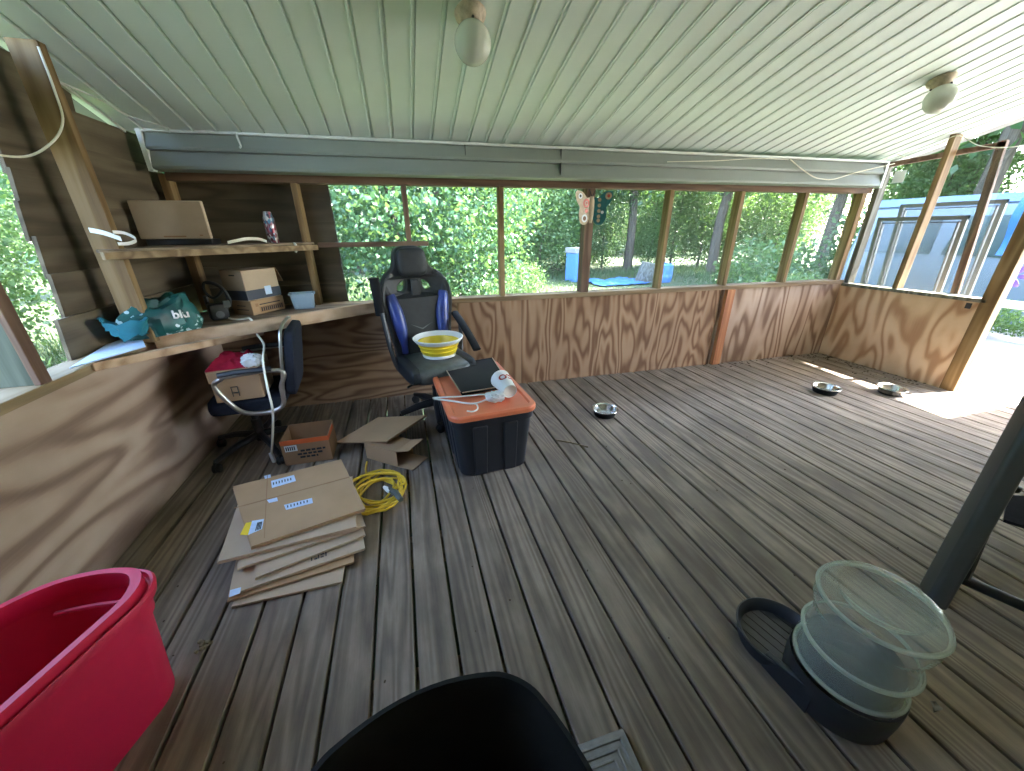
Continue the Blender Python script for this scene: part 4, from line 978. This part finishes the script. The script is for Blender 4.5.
cable('gable_wire', [(4.44, 2.86, 1.905), (4.45, 2.80, 1.93), (4.46, 2.70, 1.89), (4.46, 2.55, 1.93), (4.47, 2.42, 2.00), (4.47, 2.25, 1.90), (4.47, 2.05, 1.86), (4.47, 1.90, 1.90), (4.46, 1.74, 1.99)], .003, 'white_cord', 'thin pale wire strung across the tops of the open screens', 'wire')
cable('corner_wire', [(-1.40, 2.55, 1.955), (-1.34, 2.7, 1.93), (-1.30, 2.85, 1.893), (-1.18, 2.95, 1.872)], .004, 'jtrim', 'pale wire tucked along the ceiling edge in the dark corner', 'wire')
tag(B().tube(spline([W(.50, -.14, 1.87), W(.502, -.145, 1.84), W(.51, -.145, 1.80), W(.50, -.14, 1.79)], 4), .006, 6).build('wire_clip', MT['jtrim']), 'small pale clip hanging from the siding top near the dark corner', 'clip')
# butterfly on the post
t = thing('butterfly_ornament', 'painted metal butterfly ornament hung on a window post', 'ornament')
bo = W(2.885, -.012, 1.475)
def wing(pts, s): return [Vector((s * a, c, 0)) for a, c in pts]
wp = [(.015, .07), (.05, .075), (.10, .115), (.155, .122), (.168, .095), (.150, .045), (.12, .005), (.125, -.04), (.11, -.10), (.075, -.122), (.035, -.11), (.015, -.05)]
for s, mt in ((-1, 'tan'), (1, 'teal')):
    vs, fs = curve_mesh([[(v.x, v.y) for v in spline(wing(wp, s), 4, True)]], .0025)
    rm = Matrix.Rotation(s * .30, 3, 'Y')
    fr = lambda v, dv=0: bo + UD * (rm @ v).x - ND * (abs((rm @ v).z) * 1.0 + .012 + dv) + Vector((0, 0, v.y))
    b = B(); b.add([fr(Vector((v.x, v.y, 0)), v.z) for v in vs], fs); Wg = b.build('wing', MT[mt], t, smooth=False)
    def disc(cx, cy, r0, r1, mat, nm, lay=.004):
        b = B(); n_ = 20; vv = []
        for rr in (r0, r1):
            for k in range(n_): vv.append(fr(Vector((s * cx + rr * math.cos(2 * PI * k / n_), cy + rr * math.sin(2 * PI * k / n_), 0)), lay))
        b.add(vv, [(k, (k + 1) % n_, n_ + (k + 1) % n_, n_ + k) for k in range(n_)]); b.build(nm, MT[mat], Wg, smooth=False)
    if s < 0:
        disc(.055, .035, .001, .034, 'rust', 'wing_spot'); disc(.055, .035, .010, .016, 'tan', 'wing_spot', .006)
        disc(.12, .085, .0005, .010, 'ink', 'wing_spot'); disc(.12, .085, .011, .02, 'paper', 'wing_spot')
        disc(.065, -.075, .001, .016, 'brown', 'wing_spot'); disc(.065, -.075, .017, .030, 'paper', 'wing_spot')
        disc(.05, -.02, .001, .016, 'rust', 'wing_spot')
    else:
        disc(.13, .088, .001, .026, 'tan', 'wing_spot'); disc(.13, .088, .001, .012, 'rust', 'wing_spot', .006)
        for cy in (.06, .02, -.02, -.06, -.09): disc(.062, cy, .001, .014, 'tan', 'wing_spot')
        disc(.09, -.03, .001, .012, 'paper', 'wing_spot')
b = B(); b.tube([bo - ND * .016 + Vector((0, 0, z)) for z in (-.11, -.06, 0, .05, .085)], [.012, .022, .026, .024, .016], 12, flat=.5, upv=-ND); b.build('body', MT['tan'], t)
b = B()
for s in (-1, 1): b.tube(spline([bo - ND * .016 + Vector((0, 0, .08)), bo - ND * .018 + UD * s * .02 + Vector((0, 0, .12)), bo - ND * .018 + UD * s * .03 + Vector((0, 0, .135))], 4), .003, 6)
b.build('antenna', MT['ink'], t)

# ------------------------------------------------------------------ small things on the floor
def leaf_obj(x, y, label, s=.05, mat='dryleaf', rz=0):
    p = fl(x, y); b = B(); n = 9; vs = []
    for i in range(n):
        f_ = i / (n - 1); w = math.sin(PI * f_) ** .8 * s * .33
        for k in (-1, 0, 1): vs.append(Vector(((f_ - .5) * s, k * w, .003 + .010 * abs(k) + .006 * math.sin(f_ * 5))))
    f = [(i * 3 + k, i * 3 + k + 1, i * 3 + k + 4, i * 3 + k + 3) for i in range(n - 1) for k in range(2)]
    b.add(vs, f); b.add([v - Vector((0, 0, .0015)) for v in vs], [q[::-1] for q in f]); o = b.build('dry_leaf', MT[mat]); o.location = (p.x, p.y, .0); o.rotation_euler = (0, 0, rz); return tag(o, label, 'leaf')
leaf_obj(934, 708, 'curled pale dry leaf on the deck beside the water dispenser', .04, 'stone', .4)
leaf_obj(830, 358, 'brown dead leaf on the boards against the far wall corner', .10, 'litter', .2)
leaf_obj(790, 356, 'brown dead leaf by the far half wall near the reddish post', .09, 'litter', 1.0)
b = B(); 
for i in range(26): b.pad((random.gauss(0, .010), random.gauss(0, .010), .008 + random.random() * .016), (.016, .012, .01), Matrix.Rotation(random.random() * 6, 3, 'Z'), .8, 8)
p = fl(204, 647); o = b.build('pine_cone', MT['dryleaf']); o.location = (p.x, p.y, 0); tag(o, 'small pale crumbled pine cone between the red tote and the cardboard pile', 'pine cone')
b = B(); a_, c_ = fl(556, 440, .004), fl(588, 447, .004); b.tube(spline([a_, (a_ + c_) / 2 + Vector((0, .01, 0)), c_], 4), .004, 6); tag(b.build('twig', MT['dryleaf']), 'thin pale twig on the deck near the dark storage bin', 'twig')
b = B()
for i in range(150):
    if random.random() < .55: y_ = random.uniform(1.95, 2.86); x_ = XR - abs(random.gauss(0, .14)) - .01
    else: u_ = random.uniform(4.2, 5.8); q = W(u_, -abs(random.gauss(0, .07)) - .02, 0); x_, y_ = q.x, q.y
    s_ = random.uniform(.006, .03); m = Matrix.Rotation(random.random() * 6.3, 3, 'Z'); b.pad((x_, y_, .003), (s_, s_ * .5, .006), m, .8, 8)
for i in range(120):
    x_, y_ = random.uniform(-1.2, 4.3), random.uniform(.4, 2.9); s_ = random.uniform(.004, .011); b.pad((x_, y_, .002), (s_, s_ * .6, .004), Matrix.Rotation(random.random() * 6.3, 3, 'Z'), .8, 6)
tag(b.build('floor_debris', MT['litter']), 'scattered leaf crumbs and dirt specks over the deck boards', 'debris', None, 'stuff')

# ------------------------------------------------------------------ outdoors: things
def storm_window(x, y0, y1, zb_, zt_, label, lean=.10):
    t = thing('storm_window', label, 'storm window')
    fw_ = .035
    def P(y, z, dx=0): return Vector((x + dx - lean * (z - zb_), y, z))
    b = B()
    def strip(ya, yb, za, zc):
        b.hexa([P(ya, za, 0), P(ya, za, .03), P(yb, za, .03), P(yb, za, 0), P(ya, zc, 0), P(ya, zc, .03), P(yb, zc, .03), P(yb, zc, 0)])
    strip(y0, y0 + fw_, zb_, zt_); strip(y1 - fw_, y1, zb_, zt_); strip(y0, y1, zb_, zb_ + fw_); strip(y0, y1, zt_ - fw_, zt_); b.build('frame', MT['alu'], t)
    b = B(); strip(y0 + .05, y0 + .06, zb_ + .03, zt_ - .05); strip(y1 - .06, y1 - .05, zb_ + .03, zt_ - .05); strip(y0 + .05, y1 - .05, zt_ - .06, zt_ - .05); b.build('inner_bead', MT['alu'], t)
    b = B(); b.hexa([P(y0 + fw_, zb_ + fw_, .012), P(y0 + fw_, zb_ + fw_, .016), P(y1 - fw_, zb_ + fw_, .016), P(y1 - fw_, zb_ + fw_, .012), P(y0 + fw_, zt_ - fw_, .012), P(y0 + fw_, zt_ - fw_, .016), P(y1 - fw_, zt_ - fw_, .016), P(y1 - fw_, zt_ - fw_, .012)]); b.build('pane', MT['glass'], t)
storm_window(5.06, 2.36, 3.06, .02, 1.41, 'aluminium storm window leaning outside the open screens, nearer of two')
storm_window(5.62, 2.40, 3.22, -.03, 1.55, 'taller aluminium storm window standing behind the nearer one outside')
van = thing('van', 'pale blue van with a darker blue roof parked outside beyond the screens', 'van', (8.6, 3.3, GZ))
ZR = 2.22
def vsec(y, z1, inset=0):
    return [Vector((0 + inset, y, .35)), Vector((-.04 + inset, y, .9)), Vector((-.02 + inset, y, 1.25)), Vector((.12 + inset, y, z1 - .12)), Vector((.28, y, z1)), Vector((1.55, y, z1)), Vector((1.72, y, z1 - .12)), Vector((1.86, y, 1.25)), Vector((1.88, y, .9)), Vector((1.84, y, .35))]
b = B(); b.loft([vsec(2.4, 2.0, .1), vsec(2.3, 2.1), vsec(-1.2, 2.12), vsec(-1.6, 2.0), vsec(-2.1, 1.25), vsec(-2.9, 1.1), vsec(-3.05, .9)]); b.build('van_body', MT['pale_paint'], van, ang=35)
b = B(); b.loft([[Vector((.13, y, 2.03)), Vector((.26, y, 2.16)), Vector((1.58, y, 2.16)), Vector((1.71, y, 2.03))] for y in (2.36, -1.3)]); b.build('roof_panel', MT['blue_paint'], van)
for y0, y1 in ((1.1, 2.1), (-.1, .95)):
    b = B(); b.hexa([Vector(p) for p in ((-.035, y0, 1.27), (.02, y0, 1.27), (.02, y1, 1.27), (-.035, y1, 1.27), (.075, y0 + .05, 1.85), (.13, y0 + .05, 1.85), (.13, y1 - .05, 1.85), (.075, y1 - .05, 1.85))]); b.build('side_window', MT['darkglass'], van)
for y in (1.5, -2.2):
    for xx in (.02, 1.66):
        m = Matrix.Translation((xx, y, .34)) @ Matrix.Rotation(PI / 2, 4, 'Y'); B().lathe([(.2, 0), (.34, .02), (.34, .18), (.2, .2)], 28, m).build('wheel', MT['rubber'], van)
# things on the lawn beyond the far windows
t = thing('bee_box', 'blue painted box with a grey lid on the lawn beyond the windows', 'box', (5.93, 12.4, GZ), .2)
B().box(-.28, .28, -.28, .28, 0, .95).build('box_body', MT['hive'], t, .01); B().box(-.31, .31, -.31, .31, .95, 1.12).build('lid', MT['stone'], t, .01)
p = fl(620, 280, GZ)
b = B(); n_ = 14; vs = []
for i in range(n_ + 1):
    for k in range(n_ + 1): vs.append(Vector(((i / n_ - .5) * 1.9, (k / n_ - .5) * 1.5, .06 + .09 * noise.noise(Vector((i * .4, k * .4, 1))))))
f = [(i * (n_ + 1) + k, (i + 1) * (n_ + 1) + k, (i + 1) * (n_ + 1) + k + 1, i * (n_ + 1) + k + 1) for i in range(n_) for k in range(n_)]
b.add(vs, f); b.add([v - Vector((0, 0, .01)) for v in vs], [q[::-1] for q in f]); o = b.build('tarp', MT['tarp']); o.location = (6.95, 11.5, GZ); tag(o, 'blue tarp spread on the lawn beside the dark tilted board', 'tarp')
b = B(); m = Matrix.Translation((7.95, 11.2, GZ + .33)) @ Matrix.Rotation(-.35, 4, 'Z') @ Matrix.Rotation(.30, 4, 'X') @ Matrix.Rotation(.2, 4, 'Y'); b.box(-.30, .30, -.03, .03, -.34, .34, m); tag(b.build('tilted_board', MT['grey_wood'], None, .01), 'dark board propped up at an angle on the lawn', 'board')
t = thing('barrel', 'bright blue plastic barrel on the lawn next to the tilted board', 'barrel', (8.62, 11.2, GZ))
B().lathe([(.24, 0), (.27, .03), (.29, .25), (.28, .28), (.29, .31), (.27, .56), (.22, .60)], 28).build('barrel_body', MT['hive'], t); B().lathe([(.06, .60), (.06, .63), (.05, .635)], 16).build('bung', MT['hive'], t)
# beyond the doorway
t = thing('picnic_bench', 'weathered pale bench standing in the sun beyond the doorway', 'bench', (7.35, 2.55, -.03), .1)
B().box(-.25, .25, -.65, .65, .42, .46).build('seat', MT['concrete'], t, .01)
for yy in (-.5, .5): B().box(-.2, .2, yy - .03, yy + .03, 0, .42).build('leg', MT['grey_wood'], t, .005)
t = thing('pinwheel', 'purple flower shaped garden pinwheel on a stick beyond the doorway', 'pinwheel', (7.0, 2.73, -.03))
B().tube([(0, 0, 0), (0, 0, .80)], .008, 8).build('stick', MT['white'], t)
b = B()
for k in range(6):
    a = k * PI / 3; b.pad((-.02, .09 * math.cos(a), .80 + .09 * math.sin(a)), (.02, .10, .055), Matrix.Rotation(a, 3, 'X'), .8, 12)
b.build('petals', MT['purple'], t)
b = B(); n_ = 8; vs = []
for i in range(n_ + 1):
    for k in range(n_ + 1): vs.append(Vector((.05 * math.sin(i * .8) + .04 * math.sin(k), (i / n_) * 1.6 - .8, k / n_ * .85)))
f = [(i * (n_ + 1) + k, (i + 1) * (n_ + 1) + k, (i + 1) * (n_ + 1) + k + 1, i * (n_ + 1) + k + 1) for i in range(n_) for k in range(n_)]
b.add(vs, f); b.add([v + Vector((.01, 0, 0)) for v in vs], [q[::-1] for q in f]); o = b.build('hanging_tarp', MT['tarp']); o.location = (7.9, 2.55, .95); tag(o, 'blue tarp hanging up beyond the doorway, above the bench', 'tarp')

# ------------------------------------------------------------------ trees
def leaf_arr(centers, normals_rand, size, fold=.25):
    n = len(centers); d = RNG.normal(size=(n, 3)); d[:, 2] -= .35; d /= np.linalg.norm(d, axis=1)[:, None]
    s = RNG.normal(size=(n, 3)); s -= d * (s * d).sum(1)[:, None]; s /= np.linalg.norm(s, axis=1)[:, None]; nn = np.cross(d, s)
    L = size * RNG.uniform(.6, 1.25, n)[:, None]; Wd = L * .32
    a = centers; e = centers + d * L; m = centers + d * L * .45
    v = np.stack([a, m + s * Wd + nn * Wd * fold, e, m - s * Wd + nn * Wd * fold], 1).reshape(-1, 3)
    return v
def leaf_mesh(name, centers, size, mat):
    v = leaf_arr(centers, None, size); n = len(centers)
    me = bpy.data.meshes.new(name); me.vertices.add(4 * n); me.vertices.foreach_set('co', v.astype(np.float32).ravel())
    me.loops.add(6 * n); me.polygons.add(2 * n)
    base = np.arange(n)[:, None] * 4
    idx = np.concatenate([base + np.array([[0, 1, 2]]), base + np.array([[0, 2, 3]])], 1).ravel()
    me.loops.foreach_set('vertex_index', idx.astype(np.int32)); me.polygons.foreach_set('loop_start', (np.arange(2 * n) * 3).astype(np.int32))
    me.update(calc_edges=True); me.validate()
    at = me.attributes.new('bid', 'FLOAT', 'FACE'); at.data.foreach_set('value', np.repeat(RNG.random(n), 2).astype(np.float32))
    me.materials.append(mat); return me
def clumps(nc, per, shape, cr):
    out = []
    for _ in range(nc):
        c = shape(); out.append(c + RNG.normal(size=(per, 3)) * cr)
    return np.concatenate(out)
def ell(rx, ry, z0, z1, hollow=.35):
    def f():
        while True:
            p = RNG.uniform(-1, 1, 3); r = np.linalg.norm(p)
            if hollow < r < 1: return np.array([p[0] * rx, p[1] * ry, (z0 + z1) / 2 + p[2] * (z1 - z0) / 2])
    return f
def trunk_mesh(h, r, branches=5, seed=0):
    b = B(); rn = random.Random(seed); pts = [Vector((.08 * rn.uniform(-1, 1) * i, .08 * rn.uniform(-1, 1) * i, h * i / 5)) for i in range(6)]
    b.tube(spline(pts, 3), [r * (1 - .75 * i / 15) for i in range(16)], 8)
    for k in range(branches):
        i = rn.randint(2, 5); a = rn.uniform(0, 6.28); p = pts[i]; L = h * rn.uniform(.15, .3)
        b.tube([p, p + Vector((math.cos(a) * L * .5, math.sin(a) * L * .5, L * .35)), p + Vector((math.cos(a) * L, math.sin(a) * L, L * .55))], [r * .35, r * .22, r * .08], 6)
    return b
def leafobj(name, me, parent): o = bpy.data.objects.new(name, me); COL.objects.link(o); o.parent = parent; return o
protos = {}
def plant(kind, me_leaf, trunk_b, loc, rz, sc, label, cat, group, tree_name):
    t = thing(tree_name, label, cat, loc, rz, group); t.scale = (sc, sc, sc)
    leafobj('foliage', me_leaf, t)
    if trunk_b is not None:
        if kind not in protos: o = trunk_b.build('trunk', MT['bark'], t); protos[kind] = o.data
        else: o = bpy.data.objects.new('trunk', protos[kind]); COL.objects.link(o); o.parent = t
    return t
LM = {}
LM['broad'] = leaf_mesh('broad_foliage', clumps(230, 105, ell(2.0, 1.3, .1, 5.2, .3), .20), .085, MT['leaf_a'])
LM['sapl'] = [leaf_mesh('sapling_foliage', clumps(230, 40, ell(1.15, 1.15, .15, 4.6, .2), .22), .10, MT['leaf_b']) for _ in range(2)] + [leaf_mesh('sapling_foliage', clumps(220, 40, ell(1.2, 1.2, .0, 3.4, .2), .22), .095, MT['leaf_c'])]
LM['tall'] = [leaf_mesh('crown_foliage', clumps(300, 40, ell(2.7, 2.7, 3.0, 11.5, .4), .42), .22, MT['leaf_b']) for _ in range(2)]
LM['bush'] = [leaf_mesh('bush_foliage', clumps(80, 30, ell(1.0, .9, -.2, 1.5, .3), .17), .12, MT['leaf_c']), leaf_mesh('bush_foliage', clumps(80, 30, ell(1.1, .9, -.2, 1.7, .3), .18), .13, MT['leaf_b'])]
TR = {'broad': trunk_mesh(4.5, .10, 9, 1), 'sapl': trunk_mesh(4.0, .05, 6, 2), 'tall': trunk_mesh(9.5, .20, 7, 3)}
rnd = random.Random(5)
# broad leaved trees just outside the windows
for i, (x_, y_, rz, lab) in enumerate(((-.05, 6.3, .3, 'broad leaved tree with sunlit leaves close outside the window behind the gaming chair'), (1.15, 7.7, 1.9, 'broad leaved tree outside the windows, next one along from the gaming chair'), (-2.6, 6.4, 2.8, 'broad leaved tree outside, hidden mostly behind the corner boards'))):
    plant('broad', LM['broad'], TR['broad'], (x_, y_, GZ), rz, 1.0, lab, 'tree', None, 'broadleaf_tree')
# woods beyond the far windows
for k in range(40):
    x_ = -9 + 30 * ((k * .618) % 1) + rnd.uniform(-.5, .5); y_ = 13.5 + 12 * ((k * .37) % 1) + rnd.uniform(-.6, .6)
    if x_ > 13: y_ = max(y_, 15)
    plant('sapl', LM['sapl'][k % 3], TR['sapl'], (x_, y_, GZ), rnd.uniform(0, 6.28), rnd.uniform(.8, 1.25), 'leafy young tree in the woods beyond the lawn', 'tree', 'young trees in the woods', 'young_tree')
for k in range(16):
    x_ = -10 + 34 * ((k * .618 + .3) % 1); y_ = 21 + 12 * ((k * .41) % 1)
    plant('tall', LM['tall'][k % 2], TR['tall'], (x_, y_, GZ), rnd.uniform(0, 6.28), rnd.uniform(.85, 1.3), 'tall tree with a bare lower trunk, added to shade the lawn', 'tree', 'tall trees in the woods', 'tall_tree')
for k, (x_, y_) in enumerate(((11.9, 12.6), (14.6, 10.4), (9.6, 15.0), (7.9, 17.5))):  # extra trees added so their crowns, out of view, shade the lawn
    plant('tall', LM['tall'][k % 2], TR['tall'], (x_, y_, GZ), k * 1.3, 1.0, 'tall tree with a bare lower trunk, added to shade the lawn', 'tree', 'tall trees in the woods', 'tall_tree')
# far band closing the woods
for k in range(22):
    x_ = -22 + k * 2.9; plant('sapl', LM['sapl'][k % 2], TR['sapl'], (x_, 31 + 4 * math.sin(k * 2.1), GZ), rnd.uniform(0, 6.28), 2.2, 'dense tree at the back edge of the woods', 'tree', 'trees closing the woods', 'woodland_tree')
# trees by the left windows
for k in range(9):
    plant('sapl', LM['sapl'][k % 3], TR['sapl'], (-7.5 - 2.5 * (k % 3) - rnd.random(), -3.0 + k * 1.9, GZ), rnd.uniform(0, 6.28), rnd.uniform(1.0, 1.3), 'leafy young tree outside the side window by the desk', 'tree', 'trees outside the side window', 'young_tree')
for k in range(4):
    plant('bush', LM['bush'][k % 2], None, (-4.3 - .5 * (k % 2), .6 + k * 1.35, GZ), k * 1.3, .8, 'low bush outside the side window by the desk', 'bush', 'bushes outside the side window', 'bush')
for k in range(6):
    plant('sapl', LM['sapl'][2 - k % 2], TR['sapl'], (-5.6 - .5 * (k % 2), 1.2 + k * 1.25, GZ), k * 2.2, .85, 'nearer leafy sapling just outside the side window by the desk', 'tree', 'saplings outside the side window', 'sapling')
fm = leaf_mesh('flower_heads', clumps(14, 24, ell(.35, .35, .55, .95, .1), .05), .05, MT['flower'])
t = thing('flowering_weed', 'weed with yellow flower heads seen low through the side window', 'plant', (-3.35, 3.55, GZ)); leafobj('flower_heads', fm, t)
fo = leafobj('foliage', LM['bush'][0], t); fo.scale = (.4, .4, .45)
# bushes and trees beyond the right end
for k in range(11):
    x_ = 12.8 + 1.5 * (k % 4) + rnd.random(); y_ = 3.2 + k * 1.25
    plant('sapl', LM['sapl'][k % 3], TR['sapl'], (x_ + 2.5, y_, GZ), rnd.uniform(0, 6.28), rnd.uniform(1.0, 1.35), 'leafy young tree behind the parked van', 'tree', 'trees behind the van', 'young_tree')
for k, (x_, y_) in enumerate(((13.2, 6.2), (13.6, 3.9), (17, 8.5), (21, 2.5), (21, 6.0))):
    plant('tall', LM['tall'][k % 2], TR['tall'], (x_, y_, GZ), rnd.uniform(0, 6.28), rnd.uniform(.9, 1.2), 'tall tree beyond the van and the doorway', 'tree', 'tall trees beyond the van', 'tall_tree')
for i, (x_, y_, s_, lab) in enumerate(((6.7, 5.2, .62, 'sunlit yellow-green bush close outside the last far window'), (8.6, 7.4, .95, 'taller pale bush behind the sunlit bush outside'), (10.6, 6.6, 1.1, 'round bush at the end of the van'), (3.3, 10.2, .55, 'small bush on the lawn in front of the woods'))):
    plant('bush', LM['bush'][0 if i != 2 else 1], None, (x_, y_, GZ), i * 1.7, s_, lab, 'bush', None, 'bush')
for i, (x_, y_, s_) in enumerate(((7.7, 1.9, .35), (7.9, 2.9, .3), (6.9, 3.35, .3))):
    plant('bush', LM['bush'][0], None, (x_, y_, -.1), i * 2.1, s_, ('small garden plant growing behind the bench beyond the doorway', 'small garden plant at the end of the bench beyond the doorway', 'small garden plant by the storm windows')[i], 'plant', None, 'garden_plant')
# lawn grass
n = 26000
gx = RNG.uniform(-6, 16, n); gy = RNG.uniform(3.6, 15, n); h = RNG.uniform(.10, .34, n)
keep = ~((gx > 4.5) & (gx < 8.3) & (gy < 3.4)) & ~((gx > 5.9) & (gx < 9.0) & (gy > 10.3) & (gy < 12.3)); h[(gx > 3.5) & (gx < 10) & (gy > 7) & (gy < 12.5)] *= .45; gx, gy, h = gx[keep], gy[keep], h[keep]; n = len(gx)
base = np.stack([gx, gy, np.full(n, GZ)], 1); a = RNG.uniform(0, 6.28, n); w = .012
sv = np.stack([np.cos(a) * w, np.sin(a) * w, np.zeros(n)], 1); tip = base + np.stack([RNG.normal(size=n) * .07, RNG.normal(size=n) * .07, h], 1)
v = np.stack([base - sv, base + sv, tip], 1).reshape(-1, 3)
me = bpy.data.meshes.new('grass'); me.vertices.add(3 * n); me.vertices.foreach_set('co', v.astype(np.float32).ravel()); me.loops.add(3 * n); me.polygons.add(n)
me.loops.foreach_set('vertex_index', np.arange(3 * n, dtype=np.int32)); me.polygons.foreach_set('loop_start', (np.arange(n) * 3).astype(np.int32)); me.update(calc_edges=True)
at = me.attributes.new('bid', 'FLOAT', 'FACE'); at.data.foreach_set('value', RNG.random(n).astype(np.float32)); me.materials.append(MT['grass'])
o = bpy.data.objects.new('grass', me); COL.objects.link(o); tag(o, 'rough green grass covering the lawn outside the windows', 'grass', None, 'stuff')

# ------------------------------------------------------------------ light
SX, SY = .60, -.10
sd = bpy.data.lights.new('sun', 'SUN'); sd.energy = 13.0; sd.angle = .009; sd.color = (1, .96, .88)
so = bpy.data.objects.new('sun', sd); COL.objects.link(so)
so.rotation_euler = Vector((SX, SY, 1)).to_track_quat('Z', 'Y').to_euler()
wd_ = bpy.data.worlds.new('sky'); scene.world = wd_; wd_.use_nodes = True; nt = wd_.node_tree
sk = nt.nodes.new('ShaderNodeTexSky'); sk.sky_type = 'NISHITA'; sk.sun_disc = False; sk.sun_elevation = math.radians(59); sk.sun_rotation = math.radians(90); sk.air_density = 1.0; sk.dust_density = 2.0
nt.links.new(sk.outputs[0], nt.nodes['Background'].inputs[0]); nt.nodes['Background'].inputs[1].default_value = .72
vs_ = scene.view_settings; vs_.view_transform = 'Standard'; vs_.look = 'None'; vs_.gamma = 1; vs_.use_curve_mapping = False; vs_.exposure = 3.14
scene.cycles.max_bounces = 10; scene.cycles.diffuse_bounces = 6; scene.cycles.transparent_max_bounces = 24; scene.cycles.sample_clamp_indirect = 6
